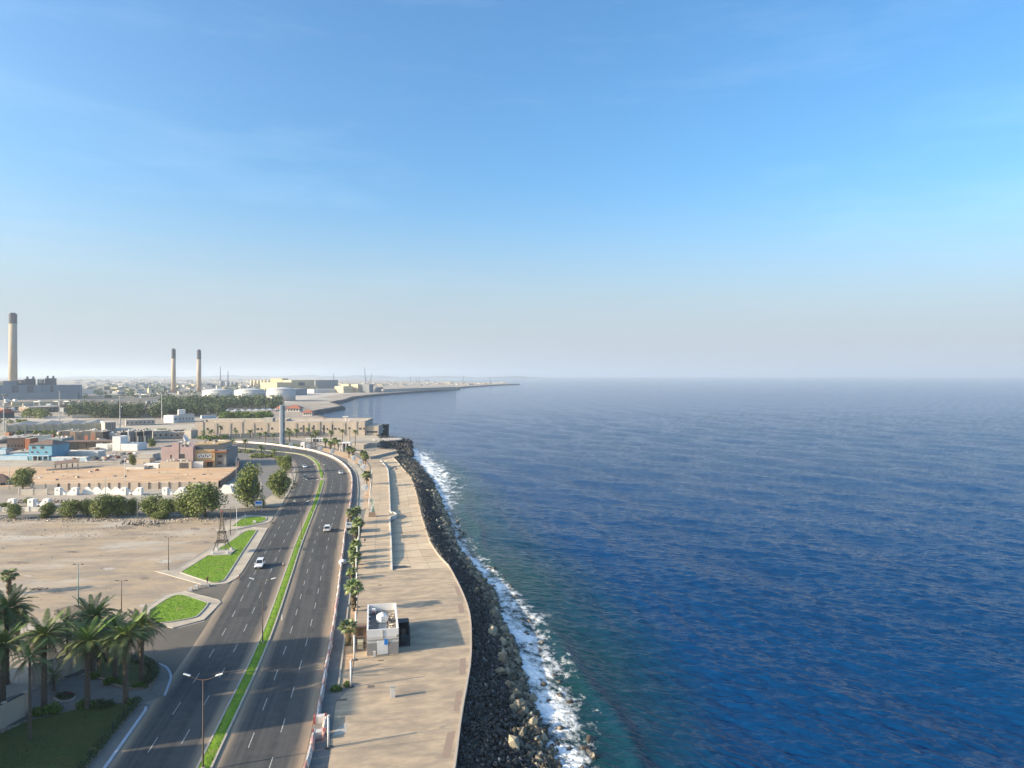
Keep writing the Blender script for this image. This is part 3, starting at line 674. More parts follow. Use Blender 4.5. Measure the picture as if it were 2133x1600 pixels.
def boulder(x, y, z, s, wet):
    o = link('boulder', BM[2*random.randrange(7)+(1 if wet else 0)], rev); o.location = (x,y,z); o.scale = (s*random.uniform(.8,1.25), s*random.uniform(.8,1.25), s*random.uniform(.75,1.1)); o.rotation_euler = [random.uniform(0,6.28) for _ in range(3)]
rb = random.Random(4); nb = 0
while nb < 255:
    y = 66+(rb.random()**1.35)*260; t = rb.gauss(.76,.13)
    if y < 104: t = rb.uniform(.48,1.0)
    if t > 1.02 or t < .35: continue
    x, z = slope_pt(t, y); s = rb.uniform(.75,1.4)
    boulder(x, y+rb.uniform(-.3,.3), z+.3*s+.1, s, t > .95 or (y < 106 and rb.random() < .55)); nb += 1
for k in range(44):                              # boulders standing in the surf
    y = 88+(rb.random()**1.3)*200; x = float(ip(tw, y))+rb.uniform(1.0,5.5)*(1 if y < 200 else .7); boulder(x, y, SEA+rb.uniform(-.25,.2), rb.uniform(.45,.95), True)
pts = []; szs = []
for _ in range(7000):                            # boulders too many to tell apart farther along
    y = 66+(r.random()**1.1)*384; t = r.normal(.82,.11) if y < 330 else r.uniform(.1,1.15); x, z = slope_pt(min(t,1.0), y); pts.append((x, y, z+.3)); szs.append(r.uniform(.45,1.1))
M['rock_t'] = mat('rock_t', (.25,.21,.145), (.14,.12,.09), scale=.9, rough=.85, bump=.1, bscale=2.2, att='tint')
scatter_rocks(pts, szs, 'boulder_bank', M['rock_t'], rev, 9, .35, 1.3)
# rocky outcrops beyond the promenade end and the spits
oc = thing('rock_outcrop', 'black rock outcrop under the round viewing platform', 'rocks')
pts = []; szs = []
for _ in range(900):
    q = G(r.uniform(790,858), r.uniform(917,946), -2.5); sx = (q.x-G(790,930,-2.5).x)
    pts.append((q.x, q.y, -4.6+r.uniform(0,1.8)+max(0, 3.2-sx*.13))); szs.append(r.uniform(.8,2))
scatter_rocks(pts, szs, 'rocks', M['rock_dark'], oc, 12, .5, 1.2)
# ------------------------------------------------------------------ plants
def leaf_mesh(name, blobs, size, seed, m_, flat=.4):
    """many leaf-sized faces spread through the lobes of a crown; blobs: (x,y,z,rx,ry,rz,count)"""
    r = np.random.default_rng(seed); P = []; 
    for x,y,z,rx,ry,rz,n in blobs:
        d = r.normal(size=(n,3)); d /= np.linalg.norm(d,axis=1)[:,None]; rad = r.uniform(.25,1,n)**.45
        rad *= 1+.22*np.sin(d[:,0]*5+seed)*np.sin(d[:,1]*6+1)*np.sin(d[:,2]*5+2)
        P.append(d*rad[:,None]*[rx,ry,rz]+[x,y,z])
    P = np.concatenate(P); n = len(P); s = size*r.uniform(.6,1.4,n)
    nv = r.normal(size=(n,3)); nv[:,2] += flat; nv /= np.linalg.norm(nv,axis=1)[:,None]
    u = np.cross(nv, r.normal(size=(n,3))); u /= np.linalg.norm(u,axis=1)[:,None]; w = np.cross(nv,u)
    V = np.stack([P-u*s[:,None], P-w*s[:,None]*.6, P+u*s[:,None], P+w*s[:,None]*.6],1).reshape(-1,3)
    me = bpy.data.meshes.new(name); me.vertices.add(len(V)); me.vertices.foreach_set('co', V.astype(np.float32).ravel())
    me.loops.add(4*n); me.loops.foreach_set('vertex_index', np.arange(4*n, dtype=np.int32)); me.polygons.add(n); me.polygons.foreach_set('loop_start', np.arange(0,4*n,4,dtype=np.int32)); me.update(calc_edges=True)
    at = me.attributes.new('tint','FLOAT','FACE'); at.data.foreach_set('value', r.uniform(.6,1.4,n).astype(np.float32)); me.materials.append(m_); return me
def lobes(r, h, w, n, count, z0=.3):
    out = []
    for _ in range(n):
        a, q = r.uniform(0,6.28), r.uniform(0,.62)*w/2; z = h*r.uniform(z0+.12,.86); k = r.uniform(.17,.30)
        out.append((math.cos(a)*q, math.sin(a)*q, z, w*k, w*k, h*k*.75, int(count/n)))
    out.append((0,0,h*.50,w*.36,w*.36,h*.40,int(count*.4))); return out
TREES = []
for k in range(5):                              # broad roadside trees, built for height 1 width 1 x 10 m
    r = random.Random(60+k); h, w = 10, 10
    cr = leaf_mesh('crown', lobes(r, h, w, 15, 4600, .06), .24, 70+k, M['leaf']); mb = MB()
    mb.chain([(0,0,0),(.1,.05,h*.2),(.2,.1,h*.42)], [.34,.26,.2])
    for q in range(6):
        a = q*1.05+r.random(); mb.chain([(.12,.06,h*.25+q*.15),(math.cos(a)*w*.16,math.sin(a)*w*.16,h*.45),(math.cos(a)*w*.3,math.sin(a)*w*.3,h*.68)], [.17,.11,.04], 5)
    TREES.append((cr, mb.mesh('trunk', M['bark'])))
def tree(px, pyb, pyt, wpx, label, group=None, k=None):
    p = G(px, pyb); h = CAMZ*(pyb-pyt)/(pyb-HOR); w = wpx*p.y/FPX
    t = thing('tree', label, 'tree', p, random.uniform(0,6.28), group); cr, tr = TREES[random.randrange(5) if k is None else k]
    t.scale = (w/8.6, w/8.6, h/9.1); link('trunk', tr, t); link('crown', cr, t); return t
row = [(31,1081,1048,26),(101,1077,1044,26),(146,1078,1038,42),(182,1076,1036,30),(214,1080,1034,44),(246,1076,1033,44),(277,1073,1037,22),(311,1076,1033,38),(350,1076,1038,34),(386,1077,1028,46)]
for i, (x,yb,yt,w) in enumerate(row):
    tree(x,yb,yt+2,w*1.28,['lone small dark tree at the left end of the lot hedge row','second tree from the left in the row behind the waste lot','third tree from the left in the row behind the waste lot','fourth tree from the left in the row behind the waste lot','fifth tree from the left in the row behind the waste lot','sixth tree from the left in the row behind the waste lot','slim seventh tree from the left in the row behind the waste lot','eighth tree from the left in the row behind the waste lot','ninth tree from the left in the row behind the waste lot','tenth tree from the left in the row behind the waste lot'][i],'trees in a row behind the waste lot')
tree(428,1077,1010,86,'biggest broad green tree behind the lattice tower sculpture')
tree(515,1056,973,60,'tall dense green tree beside the service road lamp post')
tree(582,1038,978,52,'round green tree on the kerb beside the main road')
tree(47,1019,980,48,'olive green tree in the sand lot beside the brown roof')
tree(276,972,948,15,'small green tree beside the low yard wall')
tree(317,933,915,16,'green tree behind the white walls and grey blocks')
tree(545,1058,1040,18,'low bush in front of the tall dense tree')
tree(596,985,947,28,'leafy roadside bush tree at the start of the bend')
tree(585,975,950,24,'bright green shrub tree among palms at the bend')
tree(330,1081,1066,40,'low spreading bush under the hedge row trees')
tree(62,1052,1036,24,'small bright bush by the white zigzag wall')
for x,y,w in ((8,1062,26),(92,1080,20)): tree(x,y,y-14,w,'low dusty shrub by the side street, '+('at the left edge' if x<20 else 'under the second hedge tree'))

def frond_mesh(L, rise, droop, m_, nl=15, wl=.62, seed=1):
    nl = int(nl*1.35)
    r = random.Random(seed); mb = MB(); pts = []
    for k in range(9):
        t = k/8; pts.append(Vector((L*(t-.12*t*t*droop), 0, L*(rise*t-droop*.75*t*t))))
    mb.chain(pts, [.045*(1-.8*k/8) for k in range(9)], 3)
    for i in range(nl):
        t = .16+.84*i/(nl-1); k = t*8; a = min(int(k),7); c = pts[a].lerp(pts[a+1], k-a); d = (pts[a+1]-pts[a]).normalized()
        l = wl*L*.42*math.sin(math.pi*(.18+.74*t))*r.uniform(.85,1.15)
        for s in (-1,1):
            o = Vector((0,s,0)); tip = c+(o*.8+d*.75+Vector((0,0,.16-.35*droop+r.uniform(-.12,.12)))).normalized()*l; b_ = d*.05
            mb.add([c-b_, c+b_, (c+tip)/2+b_*1.2+Vector((0,0,.05)), tip, (c+tip)/2-b_*1.2+Vector((0,0,.03))], [(0,1,2,3,4)])
    return mb.mesh('frond', m_)
FR_UP = [frond_mesh(3.4,.95,.35,M['frond_new'],15,.5,1), frond_mesh(3.4,.85,.4,M['frond'],15,.55,2)]
FR_MID = [frond_mesh(3.9,.55,.75,M['frond'],16,.6,3), frond_mesh(4.0,.4,.8,M['frond'],16,.6,4)]
FR_LOW = [frond_mesh(3.8,.12,.95,M['frond'],15,.58,5), frond_mesh(3.7,0,1.05,M['frond_dry'],14,.55,6)]
FR_DEAD = [frond_mesh(3.2,-.35,1.1,M['frond_dry'],12,.5,7)]
def trunk_mesh(h, r0, r1, lean=0, rough=.08, rings=None):
    mb = MB(); n = max(6, int(h/.45)); pts = []; rs = []
    for k in range(n+1):
        t = k/n; pts.append((lean*t*t, .1*math.sin(t*3)*lean, h*t)); rs.append((r0+(r1-r0)*min(1,t*1.6))*(1+rough*(1 if k%2 else -1))*(1.35 if k == 0 else 1))
    mb.chain(pts, rs, 8); return mb
def date_palm(px, pyb, pyc, label, n=52, scale=1.0, thin=False, lean=0, group='tall date palms in the walled garden', yellow=False):
    p = G(px, pyb); h = ZH(pyc, p.y)-.3; t = thing('date_palm', label, 'palm tree', p, random.uniform(0,.4), group)
    trunk_mesh(h, .24 if thin else .44, .17 if thin else .36, lean).build('trunk', M['palm_trunk'], t)
    for k in range(n):
        q = k/n; az = k*2.39996+random.uniform(-.15,.15)
        if q < .2: me, tilt = FR_UP[k%2], random.uniform(-.35,.0)
        elif q < .62: me, tilt = FR_MID[k%2], random.uniform(-.3,.15)
        elif q < .88: me, tilt = FR_LOW[0 if random.random() < .62 else 1], random.uniform(-.15,.3)
        else: me, tilt = (FR_LOW[1] if random.random() < .6 else FR_DEAD[0]), random.uniform(0,.5)
        o = link('frond', me, t); s = scale*random.uniform(.85,1.12)
        o.matrix_local = Matrix.Translation((lean,0,h)) @ Matrix.Rotation(az,4,'Z') @ Matrix.Rotation(tilt,4,'Y') @ Matrix.Rotation(random.uniform(-.3,.3),4,'X') @ Matrix.Scale(s,4)
    return t
random.seed(31)
date_palm(262,1469,1322,'tall date palm nearest the road, at the garden driveway',60,1.05)
date_palm(295,1420,1302,'rightmost tall date palm with a sunlit trunk in the planting bed',60,1.0)
date_palm(240,1414,1308,'tall date palm in the bed behind the driveway palm',56,.95)
date_palm(182,1476,1335,'tall date palm at the middle of the garden lawn edge',62,1.1)
date_palm(193,1402,1283,'highest-crowned date palm behind the garden wall end',62,1.15)
date_palm(92,1476,1322,'tall date palm left of the round flower bed',60,1.1)
date_palm(62,1540,1368,'slim yellowish palm on the lawn beside the beige wall',26,.78,True)
date_palm(14,1425,1268,'big date palm at the left edge with the highest crown',62,1.15)
date_palm(6,1465,1340,'date palm at the left edge below the highest crown',56,1.0)
date_palm(140,1385,1298,'small date palm behind the curved garden wall',36,.8,True)
date_palm(-40,1450,1300,'date palm just beyond the left edge of the garden',36,1.1)
date_palm(112,1440,1402,'young palm in the round flower bed',22,.5,True)
# fan palms
def fan_leaf(L, m_, seed, droop=.3):
    r = random.Random(seed); mb = MB(); mb.chain([(0,0,0),(L*.35,0,L*.10),(L*.6,0,L*.08)], [.035,.03,.02], 3); c = Vector((L*.6,0,L*.08)); n = 13
    for k in range(n):
        a = (k/(n-1)-.5)*3.6; l = L*.55*(1-.25*abs(k/(n-1)-.5)*2); d = Vector((math.cos(a),math.sin(a),.12)); s = Vector((-math.sin(a),math.cos(a),0))*.075*L
        m1 = c+d*l*.55; tip = c+d*l+Vector((0,0,-l*droop*r.uniform(.7,1.5))); mb.add([c, m1-s, tip, m1+s], [(0,1,2,3)])
    return mb
def fan_crown(n, seed, R=1.5, skirt=0, hs_=1.5):
    r = random.Random(seed); green = MB(); dry = MB()
    for k in range(n):
        q = k/n; az = k*2.39996+r.uniform(-.2,.2); tilt = -1.15+1.75*q+r.uniform(-.15,.15)
        l = fan_leaf(R*r.uniform(.85,1.15), None, k, .35+.3*q); l.rot(Matrix.Rotation(az,3,'Z') @ Matrix.Rotation(tilt,3,'Y')); (green if q < .88 or not skirt else dry).add(l.v, l.f)
    for k in range(skirt):
        az = k*2.39996; l = fan_leaf(R*r.uniform(.6,.8), None, k, .5); l.rot(Matrix.Rotation(az,3,'Z') @ Matrix.Rotation(r.uniform(1.0,1.45),3,'Y')); z = -r.uniform(0,hs_); dry.add([(v[0],v[1],v[2]+z) for v in l.v], l.f)
    return green.mesh('crown', M['frond']), dry.mesh('dead_skirt', M['frond_dry']) if dry.v else None
FANS = [fan_crown(34,1,1.75,14,1.4), fan_crown(30,2,1.6,8,1.0), fan_crown(26,3,1.5,18,2.0)]
FAN_TR = trunk_mesh(1, .30, .22, 0, .05)
def feather_crown(seed, n=34):
    r = random.Random(seed); mb = MB()
    for k in range(n):
        q = k/n; az = k*2.39996+r.uniform(-.2,.2); L = r.uniform(1.9,2.4); rise, dr = (.95-1.0*q, .35+.75*q); pts = []
        for j in range(6):
            t = j/5; pts.append(Vector((L*t*(1-.1*dr*t), 0, L*(rise*t-dr*.75*t*t))))
        R = Matrix.Rotation(az,3,'Z'); m2 = MB()
        for j in range(5):
            w0, w1 = [.42*math.sin(math.pi*(.12+.8*x/5)) for x in (j,j+1)]; a, b_ = pts[j], pts[j+1]
            for s in (-1,1): m2.add([a, b_, b_+Vector((.12,s*w1,-.10)), a+Vector((.12,s*w0*.35,-.05))], [(0,1,2,3)])
        m2.rot(R); mb.add(m2.v, m2.f)
    return mb.mesh('crown', M['frond'])
FEATH = [feather_crown(4), feather_crown(5)]
def palm(px, pyb, pyc, label, kind, s=1.0, group=None, trunk_r=1.0):
    p = G(px, pyb); h = max(.5, ZH(pyc, p.y)); t = thing('palm', label, 'palm tree', p, random.uniform(0,6.28), group)
    tr = link('trunk', bpy.data.meshes.get('short_trunk') or TRM, t); tr.scale = (trunk_r, trunk_r, h)
    if kind == 'fan':
        g_, d_ = FANS[random.randrange(3)]; o = link('crown', g_, t); o.location.z = h; o.scale = (s,)*3
        if d_: o2 = link('dead_skirt', d_, t); o2.location.z = h; o2.scale = (s,)*3
    else: o = link('crown', FEATH[random.randrange(2)], t); o.location.z = h; o.scale = (s,)*3
    return t
mbt = trunk_mesh(1, .30, .22, 0, .0); mbt.v = []; mbt.f = []
mbt.chain([(0,0,k/12) for k in range(13)], [(.36 if k == 0 else .30-.006*k)*(1.06 if k%2 else .94) for k in range(13)], 8); TRM = mbt.mesh('trunk', M['palm_trunk'])
palm(19,1238,1200,'lone fan palm with a thick dead skirt on the waste lot','fan',1.25,None,1.25)
palm(35,1335,1290,'slim fan palm behind the left date palms','fan',1.2)
prom_p = [(725,1346,1308,1.15),(737,1275,1225,1.35),(733,1207,1192,.9),(738,1186,1169,1.0),(741,1178,1160,1.0),(737,1165,1150,1.0),(741,1152,1135,1.0),(739,1122,1108,1.1),(746,1119,1090,1.25),(731,1093,1070,1.3),(742,1090,1066,1.3)]
random.seed(5)
for i, (x,yb,yc,s) in enumerate(prom_p):
    palm(x,yb,yc,['short fan palm beside the kiosk brown enclosure','fan palm standing alone just behind the kiosk'][i] if i < 2 else f'{ORD[i-2]} fan palm in the dark planter bed along the promenade, counted from the kiosk' if i > 2 else 'nearest low fan palm in the dark planter bed along the promenade','fan',s,'fan palms in the promenade planter')
up_p = [(764,1010,990,1.5),(761,972,952,1.4),(757,966,946,1.4),(735,958,938,1.4),(727,955,936,1.3),(705,940,922,1.3),(688,939,924,1.2),(697,936,918,1.3),(677,934,917,1.2)]
for i, (x,yb,yc,s) in enumerate(up_p): palm(x,yb,yc,f'{ORD[i]} fan palm among the round disc sculptures, counted from the plaza','fan',s,'fan palms among the disc sculptures')
Z2 = lambda x,y: (300+x/5.333, 700+y/5.333)
far_p = [(600,1020,1100),(660,1065,1120),(745,1060,1130),(850,1010,1150),(1020,1060,1150),(1180,1060,1145),(1285,1090,1145),(1350,1080,1200),(1440,1100,1170),(985,1165,1270),(1125,1170,1280),(1300,1240,1300),(1445,1270,1340),(1575,1070,1180),(1620,1080,1190),(1695,1050,1130),(1820,1040,1120),(1865,1110,1240),(1905,1080,1240),(2020,1160,1240),(2075,1070,1160),(2080,1190,1290)]
far_p = [(Z2(x,c)[0], Z2(x,b_)[1], Z2(x,c)[1]) for x,c,b_ in far_p]+[(690,912,899),(713,921,898),(740,929,899),(660,908,899),(618,911,897),(602,917,896)]
far_p.sort(key=lambda q: q[0])
for i, (x,yb,yc) in enumerate(far_p): palm(x,yb,yc,f'{"leftmost" if i == 0 else ORD[i]+" from the left"} of the feathery palms in front of the beige building','feather',random.uniform(1.15,1.45),'feathery palms before the beige building')
# shrubs
SHR = [leaf_mesh('leaves', [(0,0,.45,.75,.75,.5,260),(.35,.2,.35,.5,.5,.35,120),(-.4,-.1,.35,.5,.45,.35,120)], .11, 90+k, M['leaf_bright' if k != 2 else 'leaf_dark'], .5) for k in range(3)]
def shrub(px, py, s, label, k=0, group=None):
    t = thing('shrub', label, 'shrub', G(px,py), random.uniform(0,6), group); o = link('leaves', SHR[k], t); o.scale = (s,s,s); 
    st = MB(); [st.chain([(0,0,0),(.2*math.cos(a)*s,.2*math.sin(a)*s,.5*s)],[.03,.015],4) for a in (0,2.1,4.2)]; st.build('stems', M['bark'], t); return t
for i,(x,y,s,k,lb) in enumerate([(228,1425,1.2,0,'bright yellow-green shrub behind the driveway palms'),(243,1424,.8,0,'small bright shrub beside the planting bed palm'),(288,1432,1.0,0,'bright shrub at the near corner of the planting bed'),(300,1433,.7,0,'small green shrub at the fenced corner of the planting bed'),(273,1468,1.1,0,'bright shrub at the end of the lawn fence'),(196,1413,1.2,0,'green shrub beside the curved path and bed'),(172,1474,1.3,0,'yellow-green shrub left of the middle date palm'),(196,1472,1.1,0,'yellow-green shrub right of the middle date palm'),(108,1486,1.6,0,'big round yellow-green shrub beside the lawn'),(78,1490,1.3,0,'yellow-green shrub beside the slim palm'),(211,1474,1.3,2,'dark clipped shrub beside the lawn edge'),(228,1470,1.0,2,'smaller dark clipped shrub beside the lawn edge'),(700,1440,1.1,0,'weedy green shrub at the planter end by the barriers'),(723,1430,.9,0,'green shrub under the white post at the planter end'),(737,1140,1.4,0,'bright green shrub among the planter fan palms'),(735,1155,1.4,0,'bright green shrub in the middle of the dark planter'),(731,1200,1.2,0,'bright green shrub at the near end of the dark planter')]):
    shrub(x,y,s,lb,k,'garden and planter shrubs')
# ------------------------------------------------------------------ walled garden in the lower left corner
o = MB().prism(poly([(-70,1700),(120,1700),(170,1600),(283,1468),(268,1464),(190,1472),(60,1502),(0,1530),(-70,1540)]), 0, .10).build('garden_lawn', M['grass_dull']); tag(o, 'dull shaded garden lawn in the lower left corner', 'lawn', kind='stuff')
def gfn(r):
    x, y = r.uniform(-20,260), r.uniform(1490,1600)
    if x > 283-(y-1468)*.86-4: return None
    p = G(x,y); return (p.x, p.y)
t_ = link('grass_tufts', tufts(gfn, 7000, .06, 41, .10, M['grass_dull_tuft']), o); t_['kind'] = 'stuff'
struct('garden_path', MB().prism(poly([(-40,1530),(60,1500),(190,1470),(285,1464),(340,1452),(352,1420),(310,1436),(262,1438),(215,1420),(180,1405),(110,1420),(60,1440),(-40,1470)]), 0, .06), M['path_grey'])
Q = rnd([(112,1456),(125,1448),(145,1446),(157,1450),(150,1460),(128,1464)],0,.5)
fb = thing('flower_bed', 'round kerbed bed of green plants and red flowers', 'flower bed'); MB().wall(Q,.2,0,.3,True).build('edging', M['concrete'], fb); MB().sheet(Q,.22).build('soil', M['dark_soil'], fb)
pc = G(135,1454); lm = leaf_mesh('plants',[(pc.x,pc.y,.45,1.7,.9,.4,500)],.13,8,M['leaf_dark']); link('plants', lm, fb); link('flowers', leaf_mesh('flowers',[(pc.x+.6,pc.y,.75,.7,.5,.2,60)],.08,9,M['flower']), fb)
Q = rnd([(200,1374),(250,1378),(300,1379),(326,1397),(325,1411),(307,1432),(268,1436),(238,1428),(214,1416),(200,1410)],0,.8)
pb = thing('planting_bed', 'kerbed planting bed with low hedge under the right date palms', 'flower bed'); MB().wall(Q,.35,0,.25,True).build('edging', M['tile_red'], pb); MB().sheet(Q,.18).build('soil', M['grass_dull'], pb)
hb = []
for x,y in ((206,1376),(220,1377),(235,1377),(250,1378),(266,1378),(284,1380),(298,1382),(310,1388),(319,1396),(322,1405),(317,1414),(312,1424)):
    p = G(x,y); hb.append((p.x,p.y,.8,1.0,.7,.65,260))
link('hedge', leaf_mesh('hedge', hb, .13, 33, M['leaf_dark']), pb)
fe = thing('hedge_fence', 'dark hedge covered fence along the garden pavement', 'hedge'); P = resample([G(150,1650),G(170,1605),G(228,1533),G(285,1466)],1.2)
link('hedge', leaf_mesh('hedge', [(p.x,p.y,.55,.75,.75,.55,170) for p in P], .12, 34, M['leaf_dark']), fe)
for p in P[::3]: MB().cbox((p.x,p.y,0),(.1,.1,1.35)).build('post', M['dark'], fe)
fe = thing('low_fence', 'dark low railing around the planting bed corner', 'fence'); P = resample([G(298,1380),G(318,1388),G(328,1398),G(326,1412),G(308,1434)],1.6)
for p in P: MB().cbox((p.x,p.y,0),(.07,.07,1.1)).build('post', M['dark'], fe)
for z in (.45,1.0): MB().wall([(p.x,p.y) for p in P],.05,z,z+.05).build('rail', M['dark'], fe)
struct('pavement', MB().prism(poly([(175,1660),(180,1605),(290,1470),(300,1466),(310,1470),(304,1482),(222,1600),(200,1660)]),0,.13), M['path_grey'])
struct('kerb', MB().wall(poly([(190,1650),(219,1600),(303,1481),(304,1474)]),.4,0,.2), M['blue_kerb'])
struct('pavement', MB().prism(poly([(327,1396),(318,1386),(330,1384),(350,1394),(357,1412),(345,1446),(330,1452),(312,1437),(326,1412)]),0,.12), M['path_grey'])
struct('kerb', MB().wall([(p.x,p.y) for p in spline([G(330,1384),G(347,1392),G(356,1410),G(350,1432),G(343,1450)],.8)],.35,0,.18), M['blue_kerb'])
def garden_wall(px, h, label):
    w = thing('garden_wall', label, 'wall'); P = [G(*p) for p in px]
    for a,b_ in zip(P,P[1:]): MB().wall([(a.x,a.y),(b_.x,b_.y)],.3,0,h).build('wall_panel', M['beige2'], w)
    for p in P: MB().cbox((p.x,p.y,0),(.55,.55,h+.25)).build('pier', M['beige2'], w); 
    for a,b_ in zip(P,P[1:]): MB().wall([(a.x,a.y),(b_.x,b_.y)],.42,h+.003,h+.12).build('coping', M['dark_grey'], w)
garden_wall([(-30,1530),(8,1516),(52,1492)],3.4,'beige garden wall at the left edge beside the slim palm')
garden_wall([(72,1428),(112,1416),(150,1403),(176,1392),(198,1370)],3.3,'curved beige garden wall behind the round flower bed')
# unseen block added left of the frame to shade the garden and the road
vb = thing('shade_block', 'unseen beige block added left of the garden to shade the road', 'building', (-93,112,0), HEAD)
VH = 20
MB().box(-30,0,-58,0,0,10).build('wall', M['beige'], vb)
for y0,y1,hh in ((-9,0,24),(-21,-10.5,16),(-32,-22,24),(-46,-34,17),(-58,-48,23)): MB().box(-30,0,y0,y1,10,hh).build('shade_tower', M['beige'], vb); MB().box(-30.2,.2,y0-.2,y1+.2,hh,hh+.6).build('parapet', M['beige2'], vb)  # heights and gaps shaped to let streaks of sun through
for fz in range(3):
    for k in range(9): MB().box(-.05,.06,-56+k*6.2,-53.6+k*6.2,1.2+fz*3.1,2.7+fz*3.1).build('window', M['glass'], vb)
# ------------------------------------------------------------------ street furniture
def street_lamp(px, pyb, h, label, i):
    p = G(px,pyb); t = thing('street_lamp', label, 'street lamp', p, 0, 'double-arm lamps in the median')
    MB().chain([(0,0,0),(0,0,.6),(0,0,h)],[.17,.12,.055],8).build('pole', M['pole_brown'], t, True); MB().cbox((0,0,.15),(.42,.42,.35)).build('base', M['concrete'], t)
    for s in (-1,1):
        MB().chain([(0,0,h-.15),(s*.9,0,h+.05),(s*1.7,0,h+.42)],[.045,.04,.035],5).build('arm', M['pole_brown'], t)
        hd = MB().rot(Matrix.Identity(3)); hd.add([(s*1.6,-.16,h+.40),(s*2.5,-.12,h+.66),(s*2.5,.12,h+.66),(s*1.6,.16,h+.40),(s*1.6,-.14,h+.52),(s*2.45,-.1,h+.76),(s*2.45,.1,h+.76),(s*1.6,.14,h+.52)], [(0,1,2,3),(4,5,6,7),(0,1,5,4),(1,2,6,5),(2,3,7,6),(3,0,4,7)]); hd.build('lamp_head', M['pole_white'], t)
for i,(x,y) in enumerate([(423,1606),(547,1341),(627.5,1128),(650,1069),(665,1028),(672,998),(667,975.5),(657,960),(636,949.5)]):
    street_lamp(x,y,11.6,f'{ORD[i]} double-arm street lamp in the grass median, counted from the camera',i)
def pole(name, px, pyb, pyt, r0, m_, label, group=None, heads=0, arm=0):
    p = G(px,pyb); h = CAMZ*(pyb-pyt)/(pyb-HOR); t = thing(name, label, 'lamp post', p, 0, group)
    MB().chain([(0,0,0),(0,0,h*.5),(0,0,h)],[r0,r0*.8,r0*.55],8).build('pole', m_, t, True)
    MB().cbox((0,0,0),(r0*4,r0*4,.18)).build('base_plate', M['concrete'], t)
    if heads:
        for k in range(heads):
            a = k*2*math.pi/heads; MB().tube((0,0,h-.05),(math.cos(a)*arm,math.sin(a)*arm,h+.05),.04).build('arm', m_, t); MB().cbox((math.cos(a)*arm*1.3,math.sin(a)*arm*1.3,h),(arm*.7,.22,.14),a).build('lamp_head', M['dark_grey'], t)
    return t
pole('lot_lamp',163,1263,1176,.13,M['pole_teal'],'teal lamp post standing on the waste lot',None,2,.7)
pole('lot_lamp',253,1278,1210,.11,M['pole_brown'],'brown lamp post on the lot behind the palms',None,2,.8)
pole('lot_lamp',351,1189,1119,.12,M['pole_brown'],'brown lamp post at the corner of the tower lawn path',None,2,.6)
pole('lot_lamp',480,1115,1057,.12,M['pole_brown'],'brown lamp post beside the lattice tower sculpture',None,1,.8)
pole('flag_pole',493,1110,1059,.11,M['pole_white'],'white pole with a red base beside the lattice tower')
pole('lot_lamp',529,1058,980,.14,M['pole_teal'],'pale teal pole in front of the tall dense tree')
pole('lot_lamp',492,1012,952,.15,M['pole_grey'],'grey pole at the brown boundary wall by the service road')
pole('lot_lamp',260,1017,954,.15,M['pole_white'],'white pole rising from the panel wall of the sand lot')
pole('lot_lamp',220,1037,991,.13,M['pole_teal'],'teal pole in front of the white zigzag wall')
pole('lot_lamp',286,1081,1031,.10,M['pole_grey'],'thin grey pole in the gap of the hedge row')
pole('lot_lamp',19,1019,961,.14,M['pole_grey'],'grey pole at the left edge beside the lot tree',None,2,.8)
pole('lot_lamp',111,1075,1040,.10,M['pole_grey'],'thin grey pole between hedge trees at left',None,2,.6)
pole('lot_lamp',511,1096,1070,.06,M['pole_grey'],'thin pole on the small far lawn')
# high masts
for i,(x,yb,yt) in enumerate([(8,897,822),(124,878,815),(250,892,822),(337,880,817)]):
    p = G(x,yb); h = ZH(yt,p.y); t = thing('floodlight_mast', f'{["leftmost","second from left","third from left","rightmost"][i]} tall floodlight mast in the industrial yard','mast',p,0,'tall floodlight masts'); MB().chain([(0,0,0),(0,0,h)],[.55,.32],8).build('pole', M['pole_grey'], t)
    MB().lathe([(.5,h-1.2),(2.4,h-.5),(2.4,h-.2),(.4,h)],10).build('lamp_ring', M['pole_grey'], t)
    for k in range(6): MB().cbox((2.5*math.cos(k*1.05),2.5*math.sin(k*1.05),h-1.1),(.8,.8,.9),k*1.05).build('floodlight', M['dark_grey'], t)
p = G(335,880); 
# white posts on the promenade
post_me = MB().chain([(0,0,0),(0,0,4.1)],[.15,.15],8).mesh('shaft', M['pole_white'], True); cap_me = MB().chain([(0,0,4.1),(0,0,4.32)],[.19,.17],8).mesh('cap', M['offwhite']); ft_me = MB().cbox((0,0,0),(.8,.8,.12)).mesh('foot', M['dark_grey'])
posts = [(684,1557),(731,1431),(738,1375),(741,1320),(744,1265),(743,1231),(742,1199),(744,1171),(746,1150),(748,1126),(752,1104),(769,1062),(771,1045),(772,1027),(773,1010),(774,995)]
for i,(x,y) in enumerate(posts):
    t = thing('lamp_bollard', f'{ORD[i]} slim white post along the promenade edge, counted from the camera','post',G(x,y,.15),0,'slim white promenade posts'); link('shaft',post_me,t); link('cap',cap_me,t); link('foot',ft_me,t)
t = thing('stone_pillar','short pale square pillar standing alone on the plaza','pillar',G(818,1452,.15),HEAD); MB().box(-.36,.36,-.3,.3,0,1.65).build('shaft',M['offwhite'],t); MB().box(-.42,.42,-.36,.36,1.65,1.75).build('cap',M['concrete'],t)
